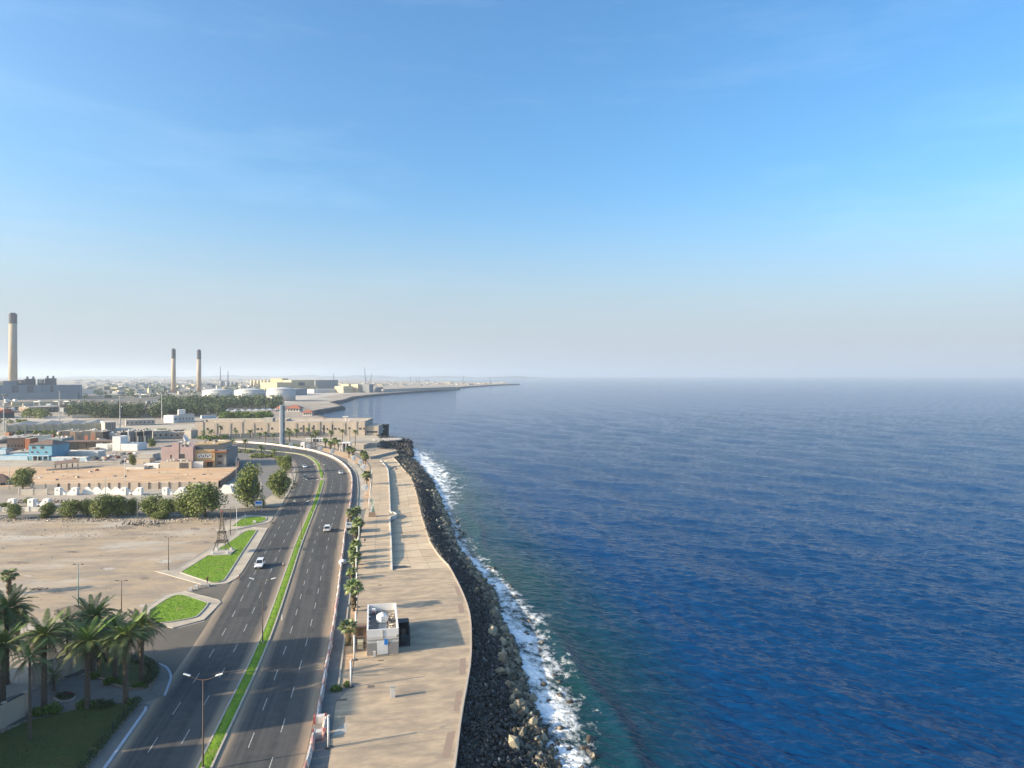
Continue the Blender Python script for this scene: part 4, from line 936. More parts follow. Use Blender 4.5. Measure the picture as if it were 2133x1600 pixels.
# barriers along the seaward kerb
def barrier_mesh(m_):
    mb = MB(); sec = [(-.3,0),(.3,0),(.3,.22),(.14,.5),(.10,1.0),(-.10,1.0),(-.14,.5),(-.3,.22)]; n = len(sec)
    mb.v = [(x,-.95,z) for x,z in sec]+[(x,.95,z) for x,z in sec]; mb.f = [(i,(i+1)%n,n+(i+1)%n,n+i) for i in range(n)]+[tuple(range(n-1,-1,-1)),tuple(range(n,2*n))]
    return mb.mesh('road_barrier', m_)
BW, BR = barrier_mesh(M['plastic_white']), barrier_mesh(M['plastic_red'])
bl = [p for p in resample(offset(redge,.55),2.02) if p.y > 60]; nm = normals2(bl); k = 0
for i,(p,n_) in enumerate(zip(bl,nm)):
    py = HOR+FPX*CAMZ/p.y
    if 1497 < py < 1528: continue
    red = (i % 3 == 1 and p.y < 330) or random.random() < .1
    o = link('road_barrier', BR if red else BW); o.location = (p.x+random.uniform(-.08,.08), p.y, .1); o.rotation_euler = (0,0,math.atan2(n_.y,n_.x)+random.uniform(-.08,.08))
    tag(o, ('faded red' if red else 'white')+' plastic barrier in the long line along the seaward kerb','barrier',('faded red' if red else 'white')+' barriers in the kerb line')
for x,y,rz,lb in ((667,1504,1.57,'white block barrier with red ends, farther one at the barrier gap'),(664,1536,1.5,'white block barrier with red ends, nearer one at the barrier gap')):
    t = thing('block_barrier',lb,'barrier',G(x,y,.1),HEAD); MB().box(-.75,.75,-.45,.45,0,.95).build('block',M['plastic_white'],t)
    for s in (-1,1): MB().box(s*.76-.14,s*.76+.14,-.5,.5,0,1.0).build('end_panel',M['red'],t)
for x,y,rz,i in ((676,1518,.05,0),(673,1536,.2,1),(678,1506,.1,2)):
    o = link('road_barrier', BW if i != 1 else BR); o.location = G(x,y,.1); o.rotation_euler = (0,0,HEAD+rz); tag(o, ['white barrier set back beside the slim white post','faded red barrier set back at the barrier gap','white barrier set back behind the farther block barrier'][i],'barrier')
# cones, blocks and small signs
def cone(px,py,label):
    t = thing('traffic_cone',label,'traffic cone',G(px,py,.06)); MB().lathe([(.2,0.04),(.16,.3),(.12,.55),(.05,.95)],10).build('cone',M['orange'],t); MB().lathe([(.155,.5),(.12,.72)],10).build('band',M['white'],t); MB().cbox((0,0,0),(.5,.5,.05)).build('foot',M['dark'],t)
cone(590,1179,'red traffic cone on the road by the median'); cone(497,1204,'red and white cone at the tower lawn kerb'); cone(612,1013,'small cone at the far bend kerb')
t = thing('marker_post','white marker post at the median kerb',' post'.strip(),G(588,1291,.05)); MB().chain([(0,0,0),(0,0,1.0)],[.12,.10],8).build('post',M['white'],t); MB().cbox((0,0,0),(.45,.45,.08)).build('foot',M['concrete'],t)
for i,(x,y,s,lb) in enumerate([(397,1231,.9,'pale concrete block at the side street mouth, left one'),(409,1226,1.0,'pale concrete block at the side street mouth, right one'),(530,1090,1.1,'pale stone block beside the small far lawn'),(497,1112,1.0,'pale stone lump at the foot of the white pole')]):
    p = G(x,y); o = MB().cbox((0,0,0),(s,s*.8,s*.8),.2,.75).build('stone_block',M['offwhite']); o.location = p; tag(o,lb,'block')
o = MB().cbox((0,0,0),(2.2,1.0,.6),.2,.9).build('broken_slab',M['concrete']); o.location = G(427,1222); tag(o,'broken pale slab lying beside the tower lawn corner','slab')
t = thing('street_sign','blue and white sign board on two legs by the far junction','sign',G(539,1066),0)
for s in (-1,1): MB().tube((s*1.1,0,0),(s*1.1,0,3.6),.07).build('leg',M['pole_white'],t)
MB().box(-1.35,1.35,-.09,.05,2.2,4.0).build('board',M['white'],t); MB().box(-1.15,1.15,-.12,-.095,2.9,3.8).build('panel',M['sign_blue'],t)
# ------------------------------------------------------------------ lattice tower sculpture
T = G(462,1153); tw_ = thing('lattice_tower','brown four-legged lattice tower sculpture on white blocks','sculpture',(T.x,T.y,.24),HEAD*.6)
MB().box(-3.1,3.1,-2.9,2.9,-.1,.22).build('plinth',M['concrete'],tw_)
prof = [(.95,1.95),(2.0,1.55),(3.0,1.25),(4.4,.95),(5.6,.78),(7.2,.52),(9,.33),(10.8,.20),(11.4,.16)]
for sx in (-1,1):
    for sy in (-1,1):
        MB().box(sx*1.95-.3,sx*1.95+.3,sy*1.95-.3,sy*1.95+.3,.22,1.0).build('foot_block',M['white'],tw_)
        lg_ = MB().chain([(sx*w,sy*w,z) for z,w in prof],[.10]*5+[.08]*4,5).build('leg',M['steel'],tw_)
br = MB()
for (z0,w0),(z1,w1) in zip(prof,prof[1:]):
    nsub = max(1,int((z1-z0)/.7))
    for q in range(nsub):
        za,zb = z0+(z1-z0)*q/nsub, z0+(z1-z0)*(q+1)/nsub; wa,wb = w0+(w1-w0)*q/nsub, w0+(w1-w0)*(q+1)/nsub
        if za < 2.6:                             # the open arches: bracing only inside each leg
            for sx in (-1,1):
                for sy in (-1,1): br.tube((sx*wa,sy*(wa-.35),za),(sx*(wb-.3),sy*wb,zb),.035,n=4); br.tube((sx*(wa-.35),sy*wa,za),(sx*wb,sy*(wb-.3),zb),.035,n=4)
            continue
        for s in (-1,1):
            br.tube((-wa,s*wa,za),(wb,s*wb,zb),.035,n=4); br.tube((wa,s*wa,za),(-wb,s*wb,zb),.035,n=4); br.tube((s*wa,-wa,za),(s*wb,wb,zb),.035,n=4); br.tube((s*wa,wa,za),(s*wb,-wb,zb),.035,n=4)
br.build('bracing',M['steel'],tw_)
for z,w in ((3.0,1.5),(5.6,1.0)):
    MB().wall([(-w,-w),(w,-w),(w,w),(-w,w)],.12,z,z+.28,True).build('platform_ring',M['steel'],tw_); MB().box(-w,w,-w,w,z+.02,z+.09).build('platform',M['steel'],tw_)
MB().cbox((0,0,11.4),(.5,.5,.45),0,.8).build('lantern',M['red'],tw_); MB().tube((0,0,11.8),(0,0,12.6),.04).build('spire',M['steel'],tw_)
# ------------------------------------------------------------------ sail sculpture and discs on the promenade
t = thing('sail_sculpture','green and white pointed sail sculpture on a stone block','sculpture',G(775,1076,.15),HEAD); MB().cbox((0,0,0),(2.6,2.0,1.6),0,.85).build('block',M['tile_red'],t)
MB().add([(-.9,0,1.6),(-.2,0,1.6),(1.1,.1,6.6),(-.7,.25,1.6),(-.2,.3,1.6),(1.1,.3,6.6)],[(0,1,2),(3,5,4),(0,2,5,3),(1,4,5,2),(0,3,4,1)]).build('white_blade',M['white'],t)
MB().add([(-.1,.4,1.6),(.9,.4,1.6),(-.3,.4,7.2),(-.1,.6,1.6),(.9,.6,1.6),(-.3,.6,7.2)],[(0,1,2),(3,5,4),(0,2,5,3),(1,4,5,2),(0,3,4,1)]).build('green_blade',M['sculpt_green'],t)
for i,(x,y,r_) in enumerate([(761,1015,1.35),(758,973,1.45),(751,962,1.4),(736.5,954,1.45),(692,940,1.45),(668,934,1.4),(642,930,1.4),(606,926,1.3)]):
    yb = y+ (17 if i < 1 else 14 if i < 4 else 11); p = G(x,yb); h = ZH(y,p.y)
    t = thing('disc_sculpture',f'{ORD[i]} white round disc on a post by the promenade, counted from the camera','sculpture',p,math.atan2(p.y,p.x)-math.pi/2,'round white discs on posts'); d = MB().lathe([(r_*.9,-.09),(r_,-.05),(r_,.05),(r_*.9,.09)],20).rot(Matrix.Rotation(math.radians(90),3,'X')); d.v = [(a,b_-.12,c+h) for a,b_,c in d.v]; d.build('disc',M['white'],t)
    MB().chain([(0,.1,0),(0,.1,h)],[.14,.10],6).build('post',M['pole_white'],t); MB().tube((0,-.24,h),(.5*r_,-.24,h+.55*r_),.07).build('pointer',M['grey'],t); MB().tube((0,-.24,h),(0,-.24,h-.6*r_),.06).build('pointer',M['grey'],t)
# ------------------------------------------------------------------ kiosk
kp = G(764,1366,.15); W, D, KH = 5.6, 14.2, 4.5; K = thing('kiosk','white flat-roofed service kiosk on the promenade with rooftop water tank','kiosk',kp,HEAD)
MB().box(0,W,0,D,0,KH-1.3).build('wall',M['offwhite'],K); w_ = .28
for b6 in ((0,W,0,w_),(0,W,D-w_,D),(0,w_,w_,D-w_),(W-w_,W,w_,D-w_)): MB().box(*b6,KH-1.3,KH).build('parapet',M['white'],K)
MB().box(w_,W-w_,w_,D-w_,KH-1.3,KH-1.27).build('roof_deck',M['path_grey'],K); MB().box(2.1,3.6,.5,D-1,KH-1.27,KH-1.2).build('roof_walkway',M['concrete'],K)
for x0,x1 in ((.04,1.75),(3.75,W-.04)): MB().box(x0,x1,-.06,-.003,.05,2.15).build('grey_panel',M['grey'],K)
sh = MB().box(1.8,3.7,-.05,-.003,.05,2.5).build('shutter',M['white'],K)
for q in range(8): MB().box(1.84,3.66,-.075,-.052,.12+q*.29,.33+q*.29).build('slat',M['white'],sh)
MB().box(3.05,3.65,-.12,-.08,1.75,2.75).build('blue_sign',M['sign_blue'],K); MB().box(-.06,W+.06,-.10,-.003,2.72,2.82).build('ledge',M['concrete'],K)
MB().box(W/2-.06,W/2+.06,-.08,-.003,2.84,KH-.1).build('seam_batten',M['concrete'],K); MB().box(W-.4,W-.1,-.2,-.003,3.0,3.4).build('vent_box',M['grey'],K)
MB().box(1.1,1.55,-.75,-.35,0,.9).build('meter_box',M['offwhite'],K)
for q in range(4): MB().box(w_,w_+.3,3+q*2.4,3.25+q*2.4,KH-.35,KH-.2).build('bracket',M['white'],K)
wt = thing('water_tank','white round ribbed water tank on the kiosk roof','water tank',(kp.x+math.cos(HEAD)*2.8-math.sin(HEAD)*7.2, kp.y+math.sin(HEAD)*2.8+math.cos(HEAD)*7.2, .15+KH-1.2))
tk = MB(); tk.lathe([(.85,0),(1.0,.15),(1.05,.5),(1.0,.55),(1.05,.6),(1.05,1.0),(1.0,1.05),(1.02,1.1),(.95,1.4),(.6,1.62),(.3,1.68)],20); tk.build('body',M['white'],wt,True); MB().lathe([(.32,1.68),(.32,1.8),(.1,1.84)],12).build('lid',M['offwhite'],wt)
for q in range(8): MB().box(-.05,.05,.98,1.09,.1,1.35).rot(Matrix.Rotation(q*math.pi/4,3,'Z')).build('rib',M['white'],wt)
def on_roof(x,y): return (kp.x+math.cos(HEAD)*x-math.sin(HEAD)*y, kp.y+math.sin(HEAD)*x+math.cos(HEAD)*y, .15+KH-1.26)
t = thing('roof_unit','red and white box unit in the rear roof corner of the kiosk','roof unit',on_roof(1.2,12),HEAD); MB().box(-.35,.35,-.3,.3,.25,1.1).build('case',M['white'],t); MB().box(-.25,.25,-.34,-.305,.3,.65).build('grille',M['red'],t); [MB().box(x-.04,x+.04,-.28,.28,0,.25).build('foot',M['dark'],t) for x in (-.28,.28)]
pts = [tuple(Vector(on_roof(random.uniform(3.9,5.1),random.uniform(1,12)))+Vector((0,0,.1))) for _ in range(120)]; dj = thing('roof_debris','heap of pale rubble and scraps along the kiosk roof side','debris'); scatter_rocks(pts,[random.uniform(.08,.3) for _ in pts],'scraps',M['rubble'],dj,77)
t = thing('roof_dish','small grey dish at the front of the kiosk roof','dish',on_roof(1.2,1.4),HEAD); MB().lathe([(.05,.5),(.3,.56),(.48,.7),(.46,.72),(.28,.6),(.03,.55)],14).build('dish',M['pole_grey'],t); MB().tube((0,0,0),(0,0,.5),.04).build('stand',M['grey'],t)
def enclosure(x0,x1,y0,y1,h,m_,label):
    e = thing('enclosure',label,'enclosure',kp,HEAD)
    MB().box(x0,x1,y1-2.2,y1,h,h+.12).build('roof_sheet',m_,e); MB().box(x0,x1,y1-.1,y1,0,h).build('back_wall',m_,e)
    for x in (x0,x1-.12):
        for y in (y0,(y0+y1)/2,y1-.3): MB().box(x,x+.12,y,y+.12,0,h).build('post',m_,e)
    for z in (1.0,h-.1): MB().box(x0,x1,y0,y0+.1,z,z+.1).build('rail',m_,e)
    for x in (x0,x1-.1): MB().box(x,x+.1,y0+.13,y1-.12,h-.12,h-.003).build('top_beam',m_,e)
    for q in range(7): MB().box(x0+.13+q*(x1-x0-.3)/6,x0+.18+q*(x1-x0-.3)/6,y0+.02,y0+.07,0,1).build('bar',m_,e)
    MB().box((x0+x1)/2-.5,(x0+x1)/2+.5,y0+1,y0+2.6,0,1.3).build('generator',M['green_wall'] if x0 < 0 else M['dark_grey'],e); MB().box((x0+x1)/2-.35,(x0+x1)/2+.35,y0+2.9,y0+3.7,0,1.9).build('cabinet',M['steel'],e)
    MB().box(x0,x1,y0,y1,-.02,.03).build('slab',M['dark_grey'],e)
enclosure(-2.3,-.1,2.2,8.6,2.7,M['brown_roof'],'brown steel equipment enclosure on the kiosk left side'); enclosure(W+.1,W+2.2,3.0,9.0,3.0,M['dark'],'black steel equipment enclosure on the kiosk right side')
# small kiosk with planters farther along
t = thing('booth','small white open-topped booth among the planter palms','booth',G(733,1108,.12),HEAD)
for b6 in ((-1.9,1.9,-2.4,-2.2),(-1.9,1.9,2.2,2.4),(-1.9,-1.7,-2.2,2.2),(1.7,1.9,-2.2,2.2)): MB().box(*b6,0,2.6).build('wall',M['white'],t)
MB().box(-1.7,1.7,-2.2,2.2,1.9,2.0).build('roof_deck',M['grey'],t); MB().box(-1.6,-.2,-2.46,-2.41,.9,1.8).build('window',M['glass'],t); MB().box(.3,1.3,-2.46,-2.41,.05,2.0).build('door',M['grey'],t)
o = thing('white_bag_heap','bulging white sack lying over the barrier line','sack',G(714,1176,.1)); MB().lathe([(.3,0),(.95,.25),(1.05,.7),(.8,1.2),(.2,1.4)],12).build('sack',M['white'],o,True)
t = thing('bench','small dark bench beside the promenade posts','bench',G(755,1130,.15),HEAD); MB().box(-1.0,.9,-.25,.25,.4,.5).build('seat',M['concrete'],t); [MB().box(x,x+.2,-.2,.2,0,.4).build('leg',M['concrete'],t) for x in (-.9,.6)]; MB().box(.5,.95,-.22,.22,.5,1.0).build('bin',M['dark'],t)
# ------------------------------------------------------------------ cars
def car(px, py, rz, label, paint, suv=True, s=1.0):
    t = thing('car',label,'car',G(px,py,.075),rz); t.scale = (s,)*3
    L, W2, H1, H2 = (4.8,.95,1.05,1.86) if suv else (4.5,.88,.86,1.42); F = L/2
    # the body as lofted cross sections from rear (-y) to front (+y)
    if suv: st = [(-F,.55,.98),(-F+.15,.45,1.05),(-F*.4,.42,1.06),(F*.30,.42,1.05),(F*.78,.42,1.0),(F*.96,.5,.86),(F,.58,.72)]
    else: st = [(-F,.5,.80),(-F+.2,.35,.90),(-F*.55,.33,.92),(F*.35,.33,.88),(F*.75,.33,.80),(F*.95,.42,.68),(F,.5,.6)]
    mb = MB(); rows = []
    for i,(y,z0,z1) in enumerate(st):
        e = .9 if i in (0,len(st)-1) else 1; w = W2*e; rows.append([(-w*.94,y,z0),(-w,y,z0+.12),(-w,y,z1-.15),(-w*.9,y,z1),(0,y,z1+.03),(w*.9,y,z1),(w,y,z1-.15),(w,y,z0+.12),(w*.94,y,z0)])
    n = 9; mb.v = [v for r_ in rows for v in r_]; mb.f = [(i*n+k,i*n+(k+1)%n,(i+1)*n+(k+1)%n,(i+1)*n+k) for i in range(len(st)-1) for k in range(n)]+[tuple(range(n)),tuple(range(len(st)*n-1,(len(st)-1)*n-1,-1))]
    mb.build('body',paint,t,False)
    yb,yf,yrb,yrf = (-F+.12,F*.36,-F+.35,F*.08) if suv else (-F*.62,F*.40,-F*.34,F*.06); zb = st[2][2]-.02
    cb = MB(); wl,wr = W2*.9,W2*.74
    cb.add([(-wl,yb,zb),(wl,yb,zb),(wl,yf,zb),(-wl,yf,zb),(-wr,yrb,H2),(wr,yrb,H2),(wr,yrf,H2),(-wr,yrf,H2)],[(0,3,2,1),(4,5,6,7),(0,1,5,4),(1,2,6,5),(2,3,7,6),(3,0,4,7)]); cb.build('cabin',paint,t)
    def pane(a,b_,c,d,nm):
        q = [Vector(x) for x in (a,b_,c,d)]; ce = sum(q,Vector())/4; nrm = (q[1]-q[0]).cross(q[3]-q[0]).normalized(); 
        if nrm.dot(ce-Vector((0,0,.9))) < 0: nrm = -nrm
        vs = [ce+(x-ce)*.86+nrm*.015 for x in q]; MB().add([x-nrm*.02 for x in vs]+vs,[(4,5,6,7),(0,1,5,4),(1,2,6,5),(2,3,7,6),(3,0,4,7)]).build(nm,M['glass'],t)
    V = cb.v; pane(V[3],V[2],V[6],V[7],'windscreen'); pane(V[0],V[1],V[5],V[4],'rear_window')
    for s_,(a,b_,c,d) in ((1,(1,2,6,5)),(-1,(0,3,7,4))):
        m1,m2 = [Vector(V[a]).lerp(Vector(V[b_]),.48),Vector(V[d]).lerp(Vector(V[c]),.48)]; pane(V[a],m1,m2,V[d],'side_window'); pane(m1,V[b_],V[c],m2,'side_window')
    r_ = .38 if suv else .32
    for sx in (-1,1):
        for y in (-F*.62,F*.62):
            wh = thing('wheel',None,None); wh.parent = t; wh.location = (sx*(W2-.1),y,r_-.03)
            MB().lathe([(r_*.7,-.12),(r_,-.10),(r_,.10),(r_*.7,.12)],14).rot(Matrix.Rotation(math.pi/2,3,'Y')).build('tyre',M['tyre'],wh); MB().lathe([(r_*.62,-.13),(r_*.2,-.14)],10).rot(Matrix.Rotation(math.pi/2*sx*-1,3,'Y')).build('rim',M['rim'],wh)
        MB().box(sx*W2*.62-.16,sx*W2*.62+.16,F-.06,F+.012,st[-1][2]-.12,st[-1][2]+.06).build('headlight',M['lamp_clear'],t); MB().box(sx*W2*.74-.1,sx*W2*.74+.1,-F-.012,-F+.05,.62,.92).build('tail_light',M['lamp_red'],t)
        MB().box(sx*(W2+.12)-.12,sx*(W2+.12)+.12,F*.28,F*.28+.12,zb+.02,zb+.2).build('mirror',paint,t)
    MB().box(-W2*.5,W2*.5,F-.05,F+.014,st[-1][2]-.22,st[-1][2]-.02).build('grille',M['dark'],t); MB().box(-W2*.86,W2*.86,F-.05,F+.05,.32,.5).build('front_bumper',M['dark_grey'] if suv else paint,t)
    MB().box(-W2*.86,W2*.86,-F-.05,-F+.1,.34,.54).build('rear_bumper',M['dark_grey'] if suv else paint,t); MB().box(-.26,.26,F+.052,F+.06,.36,.48).build('plate',M['white'],t)
    return t
car(541,1181,HEAD+math.pi,'white off-road car driving towards the camera on the inland road',M['car_white'],True,1.05)
car(682,1106,HEAD,'white van-like car driving away on the seaward road',M['car_white'],True,1.08)
car(637,998,HEAD+math.pi-.08,'dark blue-grey car coming round the bend',M['car_dark'],True)
car(634.5,974,HEAD+math.pi+.35,'white saloon car coming round the bend behind the dark car',M['car_white'],False,1.05)
car(710,987,HEAD+.2,'white saloon car on the seaward road at the bend',M['car_white'],False,1.05)
car(556,911,1.4,'tiny dark car parked before the beige building',M['car_dark'],False)
# ------------------------------------------------------------------ people
def person(px, py, rz, label, shirt, h=1.72, z=0):
    t = thing('person',label,'person',G(px,py,z),rz); k = h/1.72
    J = [(0,0,.95),(0,0,1.15),(0,0,1.40),(0,0,1.52),(0,.01,1.64),(-.19,0,1.42),(-.25,.02,1.15),(-.24,.12,.93),(.19,0,1.42),(.25,.02,1.15),(.24,.12,.93),(-.10,0,.92),(-.11,.03,.50),(-.12,-.02,.06),(-.12,.13,.04),(.10,0,.92),(.12,.05,.50),(.13,.02,.06),(.13,.17,.04)]
    E = [(0,1),(1,2),(2,3),(3,4),(2,5),(5,6),(6,7),(2,8),(8,9),(9,10),(0,11),(11,12),(12,13),(13,14),(0,15),(15,16),(16,17),(17,18)]
    R = [.13,.13,.14,.05,.10,.06,.045,.035,.06,.045,.035,.09,.06,.045,.035,.09,.06,.045,.035]
    me = bpy.data.meshes.new('body'); me.from_pydata([(x*k,y*k,z_*k) for x,y,z_ in J],E,[]); o = link('body',me,t); o.modifiers.new('skin','SKIN'); o.modifiers.new('sub','SUBSURF').levels = 1
    for i,v in enumerate(me.skin_vertices[0].data): v.radius = (R[i]*k,R[i]*k); v.use_root = (i == 0)
    dg = bpy.context.evaluated_depsgraph_get(); m2 = bpy.data.meshes.new_from_object(o.evaluated_get(dg)); o.modifiers.clear(); o.data = m2; m2.materials.clear(); m2.materials.append(M['cloth_dark']); m2.materials.append(M['skin'])
    for f in m2.polygons:
        if f.center.z > 1.47*k: f.material_index = 1
    MB().lathe([(.17*k,.92*k),(.19*k,1.15*k),(.20*k,1.38*k),(.10*k,1.48*k)],12).build('top',shirt,t,True); MB().lathe([(.115*k,1.64*k),(.11*k,1.72*k),(.05*k,1.76*k)],10,(0,-.02,0)).build('hair',M['cloth_dark'],t,True)
person(206,1378,0,'person in a bright yellow-green vest standing beside the garden hedge',M['vest'])
person(432,1216,1,'person in dark clothes beside the broken slab at the lawn corner',M['cloth_red'])
person(731,985,0,'person in dark clothes walking on the path behind the barriers',M['cloth_dark'])
person(673,992,0,'person in dark clothes standing in the median by the gap',M['cloth_dark'])
# ------------------------------------------------------------------ buildings behind the road
def frame(xl, yl, xr, yr, yt, name, label, cat='building', group=None, z=0):
    a, b_ = G(xl,yl,z), G(xr,yr,z); w = (b_-a).length; rz = math.atan2(b_.y-a.y, b_.x-a.x); h = ZH(yt, a.y)-z
    return thing(name, label, cat, a, rz, group), w, h
def windows(t, rects, y=-.02, m_='glass', sill=True):
    for (x0,x1,z0,z1) in rects:
        o = MB().box(x0,x1,y-.03,y+.01,z0,z1).build('window', M[m_], t)
        if sill: MB().box(x0-.12,x1+.12,y-.16,y-.035,z0-.15,z0-.01).build('sill', M['offwhite'], o)
def parapet(t, w, d, h, m_, ph=.7, th=.3):
    for b6 in ((0,w,0,th),(0,w,d-th,d),(0,th,th,d-th),(w-th,w,th,d-th)): MB().box(*b6,h,h+ph).build('parapet', m_, t)
def roof_bits(t, w, d, h, n, seed, mats=('concrete','white','grey','dark_grey')):
    r = random.Random(seed)
    for k in range(n):
        x, y = r.uniform(.8,w-1.6), r.uniform(.8,d-1.6); s = r.uniform(.5,1.4)
        MB().box(x,x+s,y,y+s*.8,h+.003,h+r.uniform(.5,1.5)).build('roof_unit', M[r.choice(mats)], t)
# long beige walled building by the sea
t, w, h = frame(407,909,760,907.3,881,'beige_building','long beige flat-roofed building with buttresses behind the palms by the sea')
d = 46; MB().box(0,w,0,d,0,h).build('wall',M['beige'],t); parapet(t,w,d,h,M['beige2'],.8)
x = 4; i = 0; r = random.Random(3)
while x < w-6:
    MB().box(x,x+2.4,-.4,-.003,0,h+(.82 if i % 3 == 0 else -.4)).build('buttress',M['beige2' if i % 2 else 'beige'],t); nx = x+r.choice((11,12.5,9.5)); 
    if i not in (3,): windows(t,[(x+5,x+6.7,h*.48,h*.48+1.6)] if r.random() < .6 else [(x+4.2,x+6.4,h*.45,h*.45+1.5),(x+7.6,x+8.9,h*.45,h*.45+1.5)],-.02,'dark')
    x = nx; i += 1
for xx in (w*.63,w*.69,w*.75,w*.80): MB().box(xx,xx+1.5,-.05,.01,2,h*.8).build('slit_window',M['dark_grey'],t)
MB().box(w*.38,w*.44,6,14,h,h+3.5).build('roof_house',M['concrete'],t); roof_bits(t,w,d,h,26,4)
MB().box(w*.02,w*.5,18,34,h,h+1.6).build('roof_slab',M['beige2'],t)
MB().box(w,w+11,2,30,0,h*.72).build('side_wing',M['beige'],t); MB().box(w+1,w+10,1.9,1.97,h*.2,h*.2+1.2).build('slit_window',M['dark'],t)
t = thing('white_dish_dome','white dish antenna on the beige building roof end','dish',G(722,878.5)+Vector((0,0,0))); p = t.location; t.location = (XA(720,600),600,h); MB().lathe([(.3,2.2),(1.6,2.5),(2.8,3.4),(2.7,3.5),(1.5,2.7),(.2,2.4)],16).build('dish',M['white'],t); MB().chain([(0,0,0),(0,0,2.3)],[.5,.3],8).build('stand',M['white'],t)
def long_wall(px, hh, m_, label, panel=None, name='boundary_wall', capm=None):
    t = thing(name,label,'wall'); P = resample([G(*p) for p in px], panel or 6.0)
    for a,b_ in zip(P,P[1:]): MB().wall([(a.x,a.y),(b_.x,b_.y)],.35,0,hh).build('wall_panel',m_,t)
    for p in P: MB().cbox((p.x,p.y,0),(.6,.6,hh+.3)).build('pier',capm or m_,t)
long_wall([(455,914),(560,911),(660,908),(760,904)],3.6,M['beige2'],'beige boundary wall in front of the long beige building',8)
long_wall([(747,903),(779,899),(778,896)],5,M['beige2'],'pale beige sea wall at the right end of the beige building',8)
# the tall double pylon
p = G(588,927); t = thing('advertising_pylon','tall slim pylon with a white side and a dark glass side','pylon',p,HEAD*2); H_ = ZH(844,p.y)
MB().box(-1.6,.0,-.9,.9,0,H_).build('white_blade',M['white'],t); MB().box(.25,1.7,-.7,.7,.4,H_-.4).build('dark_blade',M['ind_blue'],t)
for k in range(9): MB().box(.3,1.65,-.76,-.71,1+k*3.0,3.4+k*3.0).build('panel',M['pole_teal' if k % 2 else 'ind_blue'],t)
MB().cbox((0,0,0),(4.5,3,.5)).build('base',M['concrete'],t)
p = G(726,921); t = thing('column','beige concrete column standing on the far terrace','column',p); MB().cbox((0,0,0),(1.9,1.9,ZH(894,p.y)),0,.95).build('shaft',M['beige2'],t); MB().cbox((0,0,0),(2.8,2.8,.5)).build('base',M['concrete'],t)
# terrace, platform, sea block
struct('terrace', MB().prism(poly([(660,925),(790,924),(789,934),(757,944),(700,934)]),0,.22), M['plaza'])
struct('forecourt', MB().sheet(poly([(455,917),(640,913),(770,905),(788,907),(795,914),(790,922),(660,924),(600,922),(540,918)]),.05), M['pavement'])
o = thing('viewing_platform','round pale viewing platform over black rocks','platform',G(808,917,0)); MB().lathe([(9,-.6),(11,.2),(11,.9),(9.5,1.0)],28).build('slab',M['pale_soil'],o); MB().lathe([(6,-6),(7,-.6)],20).build('pier',M['shore_rock'],o)
o = thing('sea_bastion','black square stone bastion by the sea beyond the terrace','bastion',G(791,908,-4),.1); MB().box(-6,7,-3,14,-2,8.6).build('stonework',M['shore_rock'],o); MB().box(-6.4,7.4,-3.4,14.4,8.6,9.4).build('parapet',M['rock_dark'],o)
for x in (-2.5,3.0): MB().box(x,x+1.2,-3.15,-3.003,5.6,6.8).build('port',M['offwhite'],o)
long_wall([(757,936),(772,931),(790,931),(791,922)],3.0,M['beige2'],'beige terrace wall facing the round viewing platform',6)
# raised ramp at the promenade end
o = thing('ramp','long low sloping ramp wall at the far end of the promenade','ramp'); q = [G(*p) for p in ((771,957),(824,944),(826,941),(772,951))]
MB().prism([(p.x,p.y) for p in q],.15,.9).build('ramp_body',M['plaza'],o); MB().wall([(q[0].x,q[0].y),(q[1].x,q[1].y)],.5,.15,1.5).build('parapet',M['concrete'],o)
# white pavilions and pergolas by the bend
def pavilion(xl,yb,xr,yt,label,dd=6,posts_=4):
    t,w,h = frame(xl,yb,xr,yb,yt,'pavilion',label,'pavilion'); MB().box(-.4,w+.4,-.4,dd,h-.5,h).build('roof',M['white'],t)
    for k in range(posts_):
        for y in (0,dd-.6): MB().box((w-.5)*k/(posts_-1),(w-.5)*k/(posts_-1)+.5,y,y+.5,0,h-.5).build('column',M['white'],t)
    MB().box(w*.3,w*.7,dd*.4,dd*.9,0,h-.503).build('counter',M['dark_grey'],t)
pavilion(706,941,728,922,'white columned pavilion with dark interior by the terrace palms'); pavilion(637,921,672,913,'long white pergola behind the bend palms',4,6)
t,w,h = frame(626,935,645,935,922,'small_kiosk','small white kiosk with a grey curved roof at the bend'); MB().box(0,w*.45,0,5,0,h).build('wall',M['white'],t); MB().box(w*.4,w,-.5,5,h-.9,h-.4).build('canopy',M['grey'],t); MB().box(w*.9,w*.97,0,.4,0,h-.9).build('post',M['white'],t); MB().box(.5,1.6,-.06,-.003,0,2.1).build('door',M['glass'],t)
o = MB().sheet(poly([(560,922),(600,923.5),(640,929),(628,932),(600,928),(566,925)]),.12).build('roadside_lawn',M['grass_dull']); tag(o,'green verge beside the bend behind the barrier line','lawn',kind='stuff')
